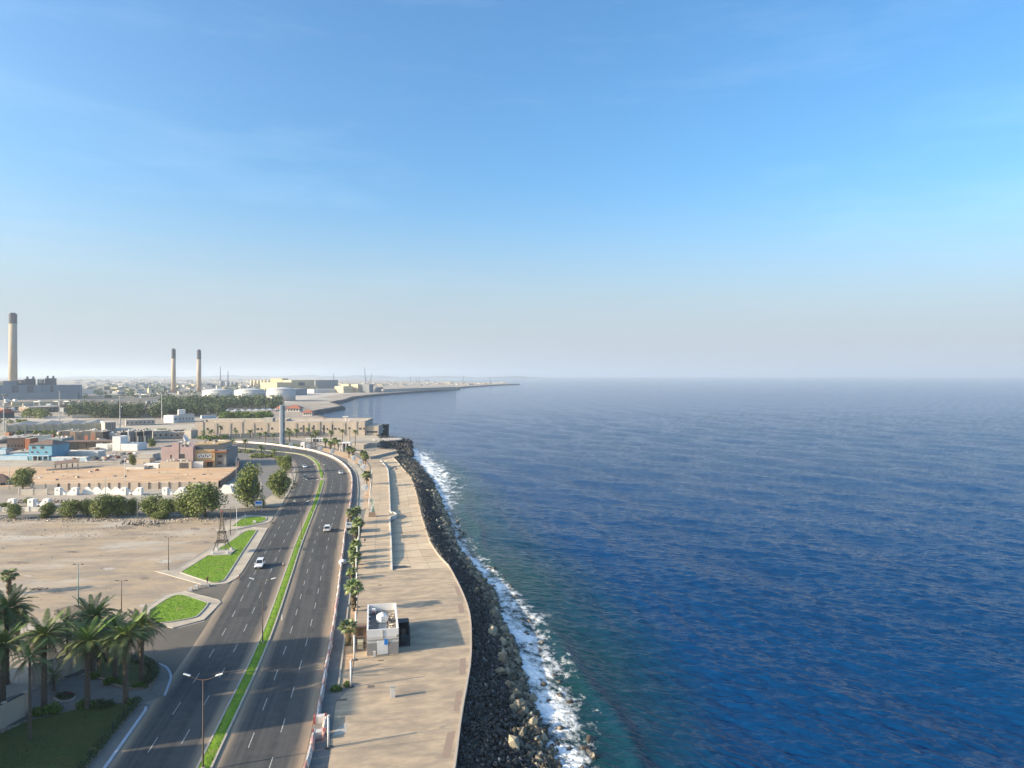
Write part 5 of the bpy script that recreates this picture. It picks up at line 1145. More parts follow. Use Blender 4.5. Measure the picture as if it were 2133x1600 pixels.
# mauve building and tan restaurant
t,w,h = frame(336,975,402,975,933,'mauve_building','mauve plastered building with a raised crest and roof dishes'); d = 26
MB().box(0,w,0,d,0,h).build('wall',M['mauve'],t); parapet(t,w,d,h,M['mauve'],.5); MB().box(w*.34,w*.56,-.25,-.003,h*.45,h+3.0).build('crest',M['mauve'],t); MB().box(w*.34,w*.56,.003,1.2,h+.5,h+3.0).build('crest_back',M['mauve'],t)
windows(t,[(w*.28,w*.36,5.0,7.2),(w*.56,w*.74,5.0,7.6)],-.02,'dark'); MB().box(w*.53,w*.77,-.3,-.06,4.4,4.75).build('window_ledge',M['offwhite'],t)
MB().box(0,w,-1.8,-.003,0,3.6).build('annex',M['beige2'],t); MB().box(w*.62,w*.9,-1.9,-1.803,.1,3.0).build('shutter',M['dark_grey'],t)
for k,(x,z) in enumerate(((w*.2,3.7),(w*.30,3.8),(w*.40,4.2),(w*.62,3.7),(w*.82,3.7))): MB().box(x,x+.9,-1.3,-.6,z,z+.8).build('air_conditioner',M['offwhite'],t)
roof_bits(t,w,d,h,10,8)
for k,(x,y,s) in enumerate(((w*.2,12,1.3),(w*.12,17,1.1),(w*.45,18,1.2))): MB().lathe([(.1*s,.9),(.7*s,1.1),(1.2*s,1.6),(1.15*s,1.65),(.6*s,1.2),(.05,1.0)],12,(x,y,h+.2)).build('dish',M['white'],t)
t2 = thing('roof_dish','large white tilted dish above the mauve building roof','dish',G(383,951)+Vector((0,0,0))); t2.location = (XA(384,395),395,h); dm = MB().lathe([(.1,0),(1.2,.2),(2.4,1.0),(2.3,1.1),(1.1,.35),(.05,.15)],18).rot(Matrix.Rotation(math.radians(55),3,'Y')); dm.v = [(a,b_,c+3) for a,b_,c in dm.v]; dm.build('reflector',M['white'],t2); MB().chain([(0,0,0),(0,0,3.2)],[.35,.2],6).build('mast',M['white'],t2); MB().cbox((0,0,0),(2.4,2.4,.4)).build('mount',M['concrete'],t2)
t,w,h = frame(403,974,470,973,937,'restaurant','tan restaurant block with an orange canopy and patterned white sign'); d = 24
MB().box(0,w*.66,0,d,0,h).build('wall',M['ochre'],t); MB().box(w*.66,w,1.0,d,0,h*.98).build('grey_wing',M['grey'],t)
MB().box(0,w*.98,1.2,1.5,h,h+2.2).build('glass_rail',M['ind_dark'],t)
o = MB().box(w*.56,w*1.06,-1.2,4,h-1.5,h-.9).build('orange_canopy',M['orange'],t); MB().box(w*.36,w*.62,-1.6,-.003,3.2,3.6).build('door_canopy',M['orange'],t)
sg_ = MB().box(w*.12,w*.56,-.22,-.05,5.2,7.4).build('sign_board',M['white'],t)
for k in range(6):
    x = w*.15+k*w*.068; up_ = k % 2 == 0; z0,z1 = (5.55,7.0) if up_ else (7.0,5.55)
    MB().add([(x,-.25,z0),(x+w*.055,-.25,z0),(x+w*.0275,-.25,z1),(x,-.225,z0),(x+w*.055,-.225,z0),(x+w*.0275,-.225,z1)],[(0,1,2),(3,5,4),(0,2,5,3),(1,4,5,2),(0,3,4,1)]).build('sign_triangle',M['dark'],sg_)
MB().box(w*.42,w*.60,-.08,-.003,.1,3.0).build('entrance',M['dark'],t); MB().box(w*.02,w*.34,-2.4,-.3,0,3.4).build('white_van_box',M['white'],t)
windows(t,[(w*.74,w*.88,5.0,6.4),(w*.72,w*.86,1.2,3.0)],.97,'glass')
# curved cream roof terrace behind
pr = [(0,3.2),(w*.72,3.2)]+[(w*.72+w*.16*math.sin(a),3.2+9*(1-math.cos(a))) for a in (.4,.8,1.2,1.57)]+[(w*.88,20),(0,20)]
MB().prism(pr,h+2.3,h+3.0).build('terrace_roof',M['ochre'],t); MB().prism([(x*.98,y+.3) for x,y in pr],h,h+2.3).build('terrace_room',M['beige2'],t); roof_bits(t,w*.7,20,h+3,9,15)
# yards left of it
t,w,h = frame(60,959,108,959,926.5,'blue_house','blue painted house with a brown hipped roof'); d = 16
MB().box(0,w,0,d,0,h).build('wall',M['blue'],t); MB().add([(-.8,-.8,h),(w+.8,-.8,h),(w+.8,d+.8,h),(-.8,d+.8,h),(w*.35,d/2,h+2.2),(w*.65,d/2,h+2.2)],[(0,1,5,4),(1,2,5),(2,3,4,5),(3,0,4),(0,3,2,1)]).build('roof',M['brown_roof'],t)
windows(t,[(w*.14,w*.30,6.8,8.2),(w*.5,w*.66,6.8,8.2),(w*.1,w*.2,4.2,5.2),(w*.35,w*.43,4.2,5.2),(w*.7,w*.8,4.2,5.2)],-.02,'dark'); MB().box(.4,w-.4,-2.5,-.003,2.7,3.0).build('porch_roof',M['blue_pale'],t)
for k in range(5): MB().box(.5+k*(w-1.4)/4,.9+k*(w-1.4)/4,-2.4,-2.0,0,2.7).build('porch_post',M['blue_pale'],t)
MB().box(w*.2,w*.5,-.06,-.003,0,2.5).build('door',M['dark'],t); windows(t,[(w*.62,w*.8,.9,2.3)],-.02,'glass',False)
def simple(xl,yl,xr,yr,yt,dd,m_,label,name='building',cat='building',win=0,seed=0,par=None,roofn=0,group=None,flat=False):
    t,w,h = frame(xl,yl,xr,yr,yt,name,label,cat,group); MB().box(0,w,0,dd,0,h).build('wall',M[m_],t)
    if par: parapet(t,w,dd,h,M[par],.5)
    else: MB().box(-.15,w+.15,-.15,dd+.15,h,h+.25).build('roof_slab',M['concrete' if m_ != 'white' else 'white'],t)
    r = random.Random(seed)
    if win: windows(t,[((k+.3)*w/win,(k+.62)*w/win,h*.4,h*.4+min(1.5,h*.3)) for k in range(win)],-.02,'dark',False)
    if roofn: roof_bits(t,w,dd,h+.25,roofn,seed)
    return t,w,h
simple(234,939,251,939,911,9,'white','tall white block between the low white walls',win=0,par='white')
simple(252,939,286,939,926,12,'white','low long white block right of the tall white block',par='white')
simple(200,939,224,939,926,9,'white','small white block left of the tall white block',par='white')
simple(126,953,204,953,942,8,'offwhite','pale bluish yard wall block right of the blue house',par='white')
simple(186,941,198,941,934,5,'tile_red','small pinkish shed behind the pale yard wall')
simple(0,959,58,959,950,10,'blue_pale','low pale blue wall building left of the blue house',par='blue')
simple(-20,946,12,946,937,9,'blue_pale','pale blue block at the left edge',par='blue')
simple(107,960,180,960,954,3,'blue_pale','low pale blue wall in front of the pale yard',par='offwhite')
simple(20,950,60,949,943,14,'beige2','flat beige roofed shed behind the low blue wall',roofn=4)
simple(14,944,50,943,913,16,'brick','ruined brown house with broken walls left of the blue house',win=5,seed=2,roofn=6)
simple(52,944,62,944,914,8,'orange','narrow orange-brown stair block beside the ruined house')
simple(62,935,98,934,909,10,'offwhite','pale pink house with round corners behind the blue house',win=3,roofn=3)
simple(98,936,130,936,914,12,'pole_teal','faded turquoise wall building behind the blue house roof',roofn=4)
for i,(xl,xr,m_,nm) in enumerate([(129,144,'dark_grey','dark first stall house with an orange door'),(145,157,'brick','brown second stall house in the dark row'),(158,172,'dark_grey','dark third stall house in the dark row'),(173,187,'dark_grey','dark fourth stall house with an orange door'),(188,199,'brick','fifth stall house with an orange shutter'),(200,214,'dark_grey','sixth stall house, rightmost of the dark row')]):
    t,w,h = simple(xl,917,xr,917,898+i%3,12,m_,nm+' beyond the long canopy',roofn=3,seed=i)
    MB().box(w*.25,w*.72,-.08,-.003,.1,3.6).build('door',M['orange' if i in (0,3,4) else 'dark'],t)
t,w,h = frame(128,938,236,936,920,'long_canopy','long brown roofed open canopy on thin posts','canopy'); MB().box(0,w,-2,10,h-.5,h).build('roof',M['brown_roof'],t)
for k in range(7): MB().box(k*(w-.3)/6,k*(w-.3)/6+.3,-1.8,-1.5,0,h-.5).build('post',M['dark_grey'],t)
MB().box(0,w,9,9.3,0,h-.5).build('back_wall',M['concrete'],t)
for i,x in enumerate((218,224,231,236)):
    p = G(x,915); t = thing('vertical_tank',f'{["first","second","third","fourth"][i]} of four pale upright tanks above the white blocks','tank',p,0,'pale upright tanks'); MB().lathe([(1.05,0),(1.1,4.5),(.9,5.6),(.2,6)],10).build('shell',M['offwhite'],t,True); MB().lathe([(1.16,2),(1.16,2.3)],10).build('band',M['grey'],t)
for i,(xl,xr,yt,m_) in enumerate([(251,268,901,'dark_grey'),(268,285,899,'ind_grey'),(285,300,900,'dark_grey'),(300,317,898,'dark_grey')]):
    t,w,h = simple(xl,923,xr,922,yt,10,m_,f'{["first","second","third","fourth"][i]} dark grey plant block from the tall white block',seed=20+i,roofn=5)
    for k in range(3): MB().box((k+.2)*w/3,(k+.7)*w/3,-1.2,-.003,.5,h*.62).build('cooling_unit',M['ind_grey'],t)
for i,(x,y) in enumerate(((299,900),(308,899))):
    p = G(x,921); o = thing('roof_dish',f'{"left" if i==0 else "right"} white dish on the dark plant blocks','dish',(p.x,p.y,ZH(y,p.y)-1)); MB().lathe([(.1,.6),(.9,.8),(1.5,1.5),(1.4,1.6),(.8,.95),(.05,.8)],12).build('reflector',M['white'],o); MB().tube((0,0,0),(0,0,.7),.15).build('mount',M['grey'],o)
simple(318,916,352,914,899,12,'concrete','pale gabled house right of the dark plant blocks',win=3,roofn=2)
simple(352,914,400,912,902,12,'beige2','low beige flat house behind the mauve building',win=4,roofn=5)
simple(362,904,388,903,896,8,'dark_grey','dark flat canopy house behind the mauve building')
simple(398,914,412,912,897,6,'concrete','tall pale wall tower left of the long beige building')
simple(286,958,318,958,947,9,'concrete','grey tin roofed shed beside the mauve building')
simple(283,966,312,966,955,5,'beige2','low orange roofed yard hut beside the mauve building')
simple(130,968,250,967,963,2,'concrete','long low dark yard wall behind the sand lot',win=0)
simple(300,976,330,976,968,5,'white','small white container by the mauve building',win=1)
simple(262,978,300,978,972,3,'offwhite','low pale ruined wall in front of the yard tree')
o,w,h = frame(112,978,165,975,961,'shelter','low brown sloping roofed shelter on posts in the sand lot','shelter'); MB().add([(0,-1,h*.55),(w,-1,h*.8),(w,7,h),(0,7,h*.75),(0,-1,h*.55+.2),(w,-1,h*.8+.2),(w,7,h+.2),(0,7,h*.75+.2)],[(0,3,2,1),(4,5,6,7),(0,1,5,4),(1,2,6,5),(2,3,7,6),(3,0,4,7)]).build('roof',M['brown_roof'],o)
for k in range(5):
    for y in (0,6): MB().box(.5+k*(w-1.3)/4,.75+k*(w-1.3)/4,y,y+.25,0,h*.55).build('post',M['dark_grey'],o)
MB().wall([(-3,-4),(w+2,-4),(w+6,-2)],.4,0,1.0).build('low_wall',M['concrete'],o)
struct('yard_slab', MB().sheet(poly([(-20,962),(100,960),(60,972),(-20,974)]),.05), M['pavement'])
t,w,h = frame(-20,1012,16,1010,1002,'pavilion_house','brown hipped roof pavilion at the left edge of the sand lot'); MB().add([(-1,-1,h*.5),(w+1,-1,h*.5),(w+1,8,h*.5),(-1,8,h*.5),(w*.4,3.5,h+2.6),(w*.6,3.5,h+2.6)],[(0,1,5,4),(1,2,5),(2,3,4,5),(3,0,4),(0,3,2,1)]).build('roof',M['brown_roof'],t); MB().box(0,w,0,7,0,h*.5).build('wall',M['offwhite'],t); MB().box(w*.6,w*.85,-.06,-.003,0,1.9).build('door',M['dark'],t)
# panel wall of the sand lot, brick boundary wall, zigzag white wall
long_wall([(122,1021),(300,1019),(457,1016)],2.6,M['beige'],'beige panel wall with dark piers along the sand lot',4.2,'panel_wall',M['pole_brown'])
long_wall([(66,1021),(122,1021)],2.4,M['grey'],'dull grey wall left of the beige panel wall',4)
long_wall([(40,1031),(98,1031)],2.4,M['concrete'],'plain grey block wall left of the white gate towers',5)
long_wall([(457,1016),(478,1001),(496,985),(497,967)],3.0,M['brick'],'brown brick wall climbing along the service road',6)
zz = thing('zigzag_wall','white wall with four gabled peaks in front of the panel wall','wall'); a,b_ = G(172,1030),G(251,1030); L_ = (b_-a).length; zz.location = a; zz.rotation_euler = (0,0,math.atan2(b_.y-a.y,b_.x-a.x)); nz_ = 4
for k in range(nz_):
    x0,x1 = L_*k/nz_+.02,L_*(k+1)/nz_-.02; m1,m2 = x0+(x1-x0)*.36,x0+(x1-x0)*.64; s_ = [(x0,0),(x1,0),(x1,1.7),(m2,3.1),(m1,3.1),(x0,1.7)]
    MB().add([(x,0,z) for x,z in s_]+[(x,.4,z) for x,z in s_],[(0,1,2,3,4,5),(11,10,9,8,7,6)]+[(i,i+6,(i+1)%6+6,(i+1)%6) for i in range(6)]).build('gable_panel',M['white'],zz)
def gate_tower(px, side, label, py=1031):
    t = thing('gate_tower',label,'wall',G(px,py),0,'white gate towers with sloping wings'); MB().box(-1.1,1.1,-.9,.9,0,3.1).build('tower',M['white'],t); dmd = MB().add([(0,-.93,1.6),(.4,-.93,2.1),(0,-.93,2.6),(-.4,-.93,2.1)],[(0,1,2,3)]); dmd.add([(0,-.905,1.6),(.4,-.905,2.1),(0,-.905,2.6),(-.4,-.905,2.1)],[(3,2,1,0)]); dmd.build('diamond_emblem',M['grey'],t)
    s = side; MB().add([(s*1.1,-.5,0),(s*3.9,-.5,0),(s*1.1,-.5,2.8),(s*1.1,.5,0),(s*3.9,.5,0),(s*1.1,.5,2.8)],[(0,1,2),(3,5,4),(0,2,5,3),(1,4,5,2),(0,3,4,1)]).build('wing',M['white'],t)
for i,(x,s) in enumerate([(122,1),(157,-1),(259,1),(291,-1),(345,1),(379,-1)]): gate_tower(x,s,f'{["first","second","third","fourth","fifth","sixth"][i]} white gate tower with a sloping wing, from the left')
for i,(x,s) in enumerate([(26,-1),(66,1),(98,-1)]): gate_tower(x,s,f'{["left","middle","right"][i]} white gate tower across the street from the hedge',1056)
for i,(x,y) in enumerate(((412,1026),(470,1028),(484,1026))): 
    o = MB().add([(-3,0,0),(3,0,0),(2,0,3.2),(-1,0,3.6),(-3,1.5,0),(3,1.5,0),(2,1.5,3.2),(-1,1.5,3.6)],[(0,1,2,3),(7,6,5,4),(0,4,5,1),(1,5,6,2),(2,6,7,3),(3,7,4,0)]).build('tent_slab',M['white']); o.location = G(x,y); tag(o,f'{["leftmost","middle","rightmost"][i]} white slanted slab behind the roadside trees','slab')
long_wall([(0,1066),(90,1065)],1.6,M['offwhite'],'low white wall along the street at left',5); long_wall([(330,1064),(455,1062)],1.2,M['concrete'],'low kerb wall behind the hedge row',6)
# rubble along the waste lot
rb_ = np.random.default_rng(8); pts = []; szs = []
for _ in range(900):
    x = rb_.uniform(-20,470); y = rb_.normal(1083,3.0) if rb_.random() < .6 else rb_.uniform(1085,1125)
    if y < 1076: continue
    q = G(x,y); pts.append((q.x,q.y,.1)); szs.append(rb_.uniform(.1,(.5 if y < 1088 else .24)))
q_ = thing('rubble_heap','long heap of pale stone rubble behind the waste lot','rubble'); scatter_rocks(pts,szs,'stones',M['rubble'],q_,55,.6,1.4)
for i,(x,y,s) in enumerate([(300,1093,3.5),(55,1046,3.5),(118,1046,3),(80,1228,1.0)]):
    pts = [(0,0,0)]; c = G(x,y); pts = [(c.x+rb_.normal(0,s),c.y+rb_.normal(0,s*.5),rb_.uniform(0,s*.22)) for _ in range(160)]; o = thing('rubble_heap',['brown earth and rubble mound behind the lot','grey rubble mound by the street towers','small rubble mound behind the second hedge tree','little scrap heap on the waste lot near the fan palm'][i],'rubble'); scatter_rocks(pts,[rb_.uniform(.15,.5)*min(1,s/2) for _ in pts],'stones',M['rubble'],o,60+i,.4,1.2)
# ------------------------------------------------------------------ middle distance
t,w,h = frame(13,905,218,899,883,'warehouse','long pale green warehouse with pilasters and grey roof'); d = 40
MB().box(0,w,0,d,0,h*.8).build('wall',M['green_wall'],t); MB().box(0,w,-.06,-.003,h*.12,h*.24).build('dark_opening',M['dark_grey'],t)
for k in range(12): MB().box(k*(w-1.4)/11,k*(w-1.4)/11+1.4,-1.0,-.07,0,h*.95).build('pilaster',M['green_wall'],t)
rf = MB()
for k in range(4): x0,x1 = w*k/4,w*(k+1)/4; rf.add([(x0,0,h*.8),(x1,0,h*.8),(x1,d,h*.8),(x0,d,h*.8),((x0+x1)/2,2,h*1.02),((x0+x1)/2,d-2,h*1.02)],[(0,1,4),(1,2,5,4),(2,3,5),(3,0,4,5)])
rf.build('roof',M['ind_grey'],t)
t,w,h = frame(218,903,241,902,880,'ribbed_block','grey ribbed block at the right end of the warehouse'); MB().box(0,w,0,30,0,h).build('wall',M['concrete'],t); [MB().box(k*w/5+.5,k*w/5+1.4,-.7,-.003,0,h).build('rib',M['grey'],t) for k in range(5)]
simple(262,887,323,885,876,14,'concrete','low beige block with small doors before the dark wood',win=7)
simple(150,872,330,868,865,6,'concrete','long low pale wall building below the dark wood',seed=3)
t,w,h = simple(361,881,372,880,866,12,'white','white wall part of the white two-storey house',win=1); t,w,h = simple(372,880,405,879,864,14,'offwhite','white two-storey house with arches before the dark wood',win=5,roofn=2); MB().box(0,w*.45,3,12,h+.25,h+5).build('upper_storey',M['white'],t)
struct('service_yard', MB().sheet(poly([(230,888),(410,884),(405,900),(260,905),(238,900)]),.06), M['pavement'])
struct('service_yard', MB().sheet(poly([(-20,868),(140,866),(250,872),(20,880),(-20,880)]),.05), M['pale_soil'])
simple(420,872,450,871,866,6,'blue_pale','pale blue-grey fence wall right of the white house')
t,w,h = frame(-10,872,30,870,852,'hall','red and dark blue gabled hall at the left edge'); MB().box(0,w,0,40,0,h*.55).build('wall',M['ind_dark'],t); MB().add([(-2,-2,h*.55),(w+2,-2,h*.55),(w+2,42,h*.55),(-2,42,h*.55),(w/2,-2,h),(w/2,42,h)],[(0,1,4),(2,3,5),(1,2,5,4),(3,0,4,5)]).build('roof',M['red_roof'],t)
simple(60,860,130,857,849,25,'tile_red','long pinkish roofed shed left of the dark wood')
# woods that read as one mass
def wood(name, label, spots, seed, m_, leaf=.9, nper=110, h0=11, w0=6):
    r = np.random.default_rng(seed); bl = []; tr = MB()
    for x,y in spots:
        p = G(x,y); h = h0*r.uniform(.8,1.2); w = w0*r.uniform(.8,1.2); bl += [(p.x,p.y,h*.6,w*.5,w*.5,h*.42,int(nper*.7)),(p.x+r.normal(0,1),p.y,h*.35,w*.55,w*.55,h*.25,int(nper*.3))]; tr.tube((p.x,p.y,0),(p.x,p.y,h*.6),.25,.1,4)
    t = thing(name,label,'wood'); t['kind'] = 'stuff'; link('crowns',leaf_mesh('crowns',bl,leaf,seed,M[m_],.3),t)['kind'] = 'stuff'; tr.build('trunks',M['bark'],t)['kind'] = 'stuff'
rr = random.Random(14)
sp = [(rr.uniform(138,345),rr.uniform(866,872)) for _ in range(120)]; wood('wood','dark belt of trees behind the low pale wall, left part',sp,1,'leaf_dark',.9,110,17,9)
sp = [(rr.uniform(345,466),rr.uniform(862,868)) for _ in range(85)]; wood('wood','dark belt of trees behind the white two-storey house',sp,2,'leaf_dark',.9,110,15,9)
sp = [(rr.uniform(338,585),rr.uniform(847,855)) for _ in range(170)]; wood('wood','upper dark wood in front of the storage tanks',sp,3,'leaf_dark',1.1,110,19,13)
sp = [(rr.uniform(462,563),rr.uniform(873,877)) for _ in range(90)]; wood('wood','bright clipped tree belt behind the long beige building',sp,4,'leaf_bright',.8,110,9,7)
sp = [(rr.uniform(50,100),rr.uniform(868,873)) for _ in range(26)]; wood('wood','small tree group beside the red hall',sp,5,'leaf',.9,110,10,9)
sp = [(rr.uniform(100,620),rr.uniform(800,822)) for _ in range(60)]; wood('wood','scattered far trees on the hazy plain',sp,6,'leaf_dark',2.2,60,12,26)
# spits with pavilions
def red_pavilion(xl,yb,xr,yt,label):
    t,w,h = frame(xl,yb,xr,yb,yt,'beach_pavilion',label,'pavilion'); dd = w*.8; MB().box(w*.12,w*.88,dd*.12,dd*.88,0,h*.5).build('wall',M['offwhite'],t)
    MB().add([(0,0,h*.5),(w,0,h*.5),(w,dd,h*.5),(0,dd,h*.5),(w*.4,dd/2,h),(w*.6,dd/2,h)],[(0,1,5,4),(1,2,5),(2,3,4,5),(3,0,4),(0,3,2,1)]).build('roof',M['red_roof'],t)
    for k in range(4): MB().box(w*.2+k*w*.17,w*.2+k*w*.17+w*.07,dd*.12-.1,dd*.12-.003,h*.1,h*.38).build('window',M['dark'],t)
red_pavilion(627,866,652,854,'red roofed beach pavilion nearest the rocky spit end'); red_pavilion(592,858,627,844,'red roofed beach pavilion right of the tall pylon'); red_pavilion(572,857,588,846,'red roofed beach pavilion left of the tall pylon')
tl = thing('tensile_fence','white tent-like shade row behind the bright trees','canopy'); P = resample([G(465,860),G(581,857)],9)
for a,b_ in zip(P,P[1:]):
    c = (a+b_)/2; MB().add([(a.x,a.y,2.2),(b_.x,b_.y,2.2),(b_.x,b_.y+7,2.2),(a.x,a.y+7,2.2),(c.x,c.y+3.5,4.4)],[(0,1,4),(1,2,4),(2,3,4),(3,0,4)]).build('canopy',M['white'],tl); MB().tube((c.x,c.y+3.5,0),(c.x,c.y+3.5,4.4),.15).build('post',M['white'],tl)
r2 = np.random.default_rng(15); pts = []; szs = []
for _ in range(700):
    x = r2.uniform(572,690); q = G(x,r2.uniform(874.5,879),0); pts.append((q.x,q.y,r2.uniform(-3,1.2))); szs.append(r2.uniform(.7,1.7))
q_ = thing('rock_bank','dark boulder bank of the curved spit beyond the beige building','rocks'); scatter_rocks(pts,szs,'boulders',M['rock_dark'],q_,71,.7,2.0)
# ------------------------------------------------------------------ industry
def chimney(px, pyb, pyt, wpx, label):
    wpx *= .98
    p = G(px,pyb); p.y = p.y; h = ZH(pyt,p.y); r_ = wpx*p.y/FPX/2*math.cos(math.atan2(p.x,p.y)); t = thing('chimney',label,'chimney',p); ys_ = ZH(pyt+(pyb-pyt)*(.11 if pyt < 700 else .2),p.y)
    MB().lathe([(r_*1.06,0),(r_*1.0,h*.5),(r_*.95,ys_)],28).build('shaft',M['chimney'],t,True); MB().lathe([(r_*.97,ys_),(r_*.96,h)],28).build('dark_band',M['chimney_cap'],t)
    for a in range(3): MB().lathe([(r_*.3,h-1.6),(r_*.3,h+2.6)],12,(r_*.36*math.cos(a*2.1),r_*.36*math.sin(a*2.1),0)).build('flue',M['chimney_cap'],t)
    MB().lathe([(r_*.99,ys_-1.4),(r_*1.04,ys_-1.2),(r_*1.04,ys_-.2),(r_*.98,ys_)],28).build('gallery',M['chimney_cap'],t); MB().box(-r_*.2,r_*.2,-r_*1.3,-r_*1.0,h*.02,h*.09).build('door_hood',M['red_roof'],t)
chimney(27,826,654,19,'tallest chimney above the power station at left'); chimney(361.5,818,728,9.6,'left one of the two slimmer chimneys behind the wood'); chimney(414.5,817,730,9.6,'right one of the two slimmer chimneys behind the wood')
t,w,h = frame(-60,834,166,831,803,'power_station','long blue-grey power station hall with boiler blocks on top'); d = 60
MB().box(0,w,0,d,0,h).build('hall',M['ind_blue'],t); MB().box(0,w*.985,-14,-.003,0,h*.45).build('front_hall',M['ind_blue'],t)
for a,b_ in ((.36,.42),(.50,.56),(.64,.645),(.72,.745)): MB().box(w*a,w*b_,-.3,-.003,h*.5,h*.97).build('dark_bay',M['ind_dark'],t)
for a,b_,zz_ in ((.40,.56,13),(.59,.76,14)):
    MB().box(w*a,w*b_,8,34,h,h+zz_*.25).build('boiler_base',M['ind_dark'],t); MB().box(w*(a+.07),w*b_,8,30,h+zz_*.25+.003,h+zz_).build('boiler_block',M['ind_dark'],t); MB().box(w*a,w*(a+.06),10,20,h+zz_*.25+.003,h+zz_*.85).build('boiler_duct',M['ind_grey'],t)
    for q in (.09,.145): MB().lathe([(2,h+zz_),(2,h+zz_+5)],8,(w*(a+q),18,0)).build('vent',M['ind_dark'],t)
    MB().box(w*(a+.015),w*(a+.04),7.7,9.9,h+zz_*.3,h+zz_*.7).build('pale_panel',M['ind_cream'],t)
MB().box(w*.28,w*.40,5,40,h,h+9).build('chimney_house',M['ind_blue'],t); MB().box(w*.25,w*.28,5,30,h,h+8).build('end_house',M['ind_cream'],t)
simple(25,845,160,842,838,16,'ind_cream','long cream service building in front of the power station')
simple(168,829,245,828,824,30,'ind_cream','cream low sheds right of the power station'); simple(165,819,208,818.5,815.5,40,'white','bright white shed roof beyond the power station')
def pipe_loop(px,py,wpx,hpx,label):
    p = G(px,py); k = p.y/FPX; w,h = wpx*k,hpx*k; t = thing('pipe_loop',label,'pipe',p,0,'white expansion pipe loops'); MB().chain([(-w/2,0,0),(-w/2,0,h*.75),(-w*.4,0,h),(w*.4,0,h),(w/2,0,h*.75),(w/2,0,0)],[.7]*6,8).build('pipe',M['white'],t,True)
    for s in (-1,1): MB().lathe([(1.8,0),(1.6,1.2),(.8,1.8)],10,(s*w/2,0,0)).build('elbow',M['white'],t)
for i,(x,y) in enumerate(((76,844),(116,843),(139,843),(209,830),(285,828),(300,829))): pipe_loop(x,y,13,7,f'{["first","second","third","fourth","fifth","sixth"][i]} white pipe loop from the left in the industrial yard')
def tank(px,pyb,pyw,pyd,wpx,label):
    p = G(px,pyb); r_ = wpx*p.y/FPX/2*math.cos(math.atan2(p.x,p.y)); h = ZH(pyw,p.y); t = thing('storage_tank',label,'tank',(p.x,p.y+r_,0)); MB().lathe([(r_,0),(r_,h)],48).build('shell',M['tank'],t,True)
    MB().lathe([(r_*1.005,h+.02),(r_*.7,h+2.4),(r_*.35,h+3.9),(.5,h+4.4)],48).build('dome_roof',M['tank'],t,True)
    for z in (h*.33,h*.66,h-.3): MB().lathe([(r_+.02,z),(r_+.35,z+.05),(r_+.35,z+.35),(r_+.02,z+.4)],48).build('wind_girder',M['tank'],t)
    MB().lathe([(1.2,h+4.2),(1.2,h+5.4)],8).build('roof_vent',M['grey'],t)
tank(576,836,812,807,62,'rightmost white domed storage tank, nearest the shore'); tank(509,832,814,808,67,'middle white domed storage tank'); tank(441,830,814.5,810,67,'leftmost white domed storage tank behind the wood')
struct('tank_yard', MB().sheet(poly([(580,841),(640,832),(700,822),(760,818),(700,815),(610,818),(590,828)]),.06), M['pale_soil'])
for i in range(8):
    x = 524+i*7.0; p = G(x,806); t = thing('silo',f'{["leftmost","second","third","fourth","fifth","sixth","seventh","rightmost"][i]} cream silo of the row behind the tanks','silo',p,0,'row of cream silos'); r_ = 3.2*p.y/FPX; h = ZH(792,p.y); MB().lathe([(r_,0),(r_,h-2),(r_*.5,h)],14).build('shell',M['ind_cream'],t,True); MB().cbox((0,0,h-.5),(r_*.8,r_*.8,3)).build('head_box',M['ind_cream'],t)
def ind(xl,yl,xr,yr,yt,dd,m_,label,**k): return simple(xl,yl,xr,yr,yt,dd,m_,label,**k)
t,w,h = ind(607,817,655,816,792,90,'ind_cream','largest cream factory hall by the shore',win=0); MB().box(w*.72,w*.97,-20,-.003,0,h*.5).build('porch',M['ind_cream'],t); MB().box(w*.3,w*.55,-3,-.003,h*.55,h*.8).build('dark_bay',M['ind_dark'],t)
ind(577,818,607,817,797,60,'ind_cream','cream factory block left of the largest hall',win=3); ind(588,816.5,600,816,788.5,40,'ind_cream','tall cream block behind the factory')
ind(610,824,640,822,811,50,'ind_blue','blue-grey shed in front of the cream factory hall')
ind(657,811,704,810,792,80,'ind_grey','long grey hall right of the cream factory'); ind(654,819,704,818,811,40,'offwhite','long low white shed below the grey hall')
ind(715,818.5,736,818,805,40,'ind_cream','low cream building on the shore',win=4); ind(726,817,742,816.5,800.5,30,'ind_cream','cream block behind the low shore building',win=3); ind(745,818,766,817.5,801,30,'ind_cream','cream four-storey block on the shore',win=4)
t,w,h = ind(769,818,778,817.5,801,25,'ind_grey','dark grey silo block on the shore'); ind(782,817,798,816.5,807,20,'ind_grey','small grey block right of the silo block'); ind(798,817,950,811,811,6,'pale_soil','long low pale sea wall on the far shore')
for i,(x,b_,tp) in enumerate(((461,806,793),(474,806,795),(483,805,796),(490,805,796.5))):
    p = G(x,b_); t = thing('process_tower',f'{["first","second","third","fourth"][i]} grey process tower right of the chimneys','tower',p); MB().lathe([(9,0),(9,ZH(tp,p.y))],12).build('shell',M['ind_grey'],t,True); MB().lathe([(10,ZH(tp,p.y)*.6),(10,ZH(tp,p.y)*.63)],12).build('ring',M['ind_dark'],t)
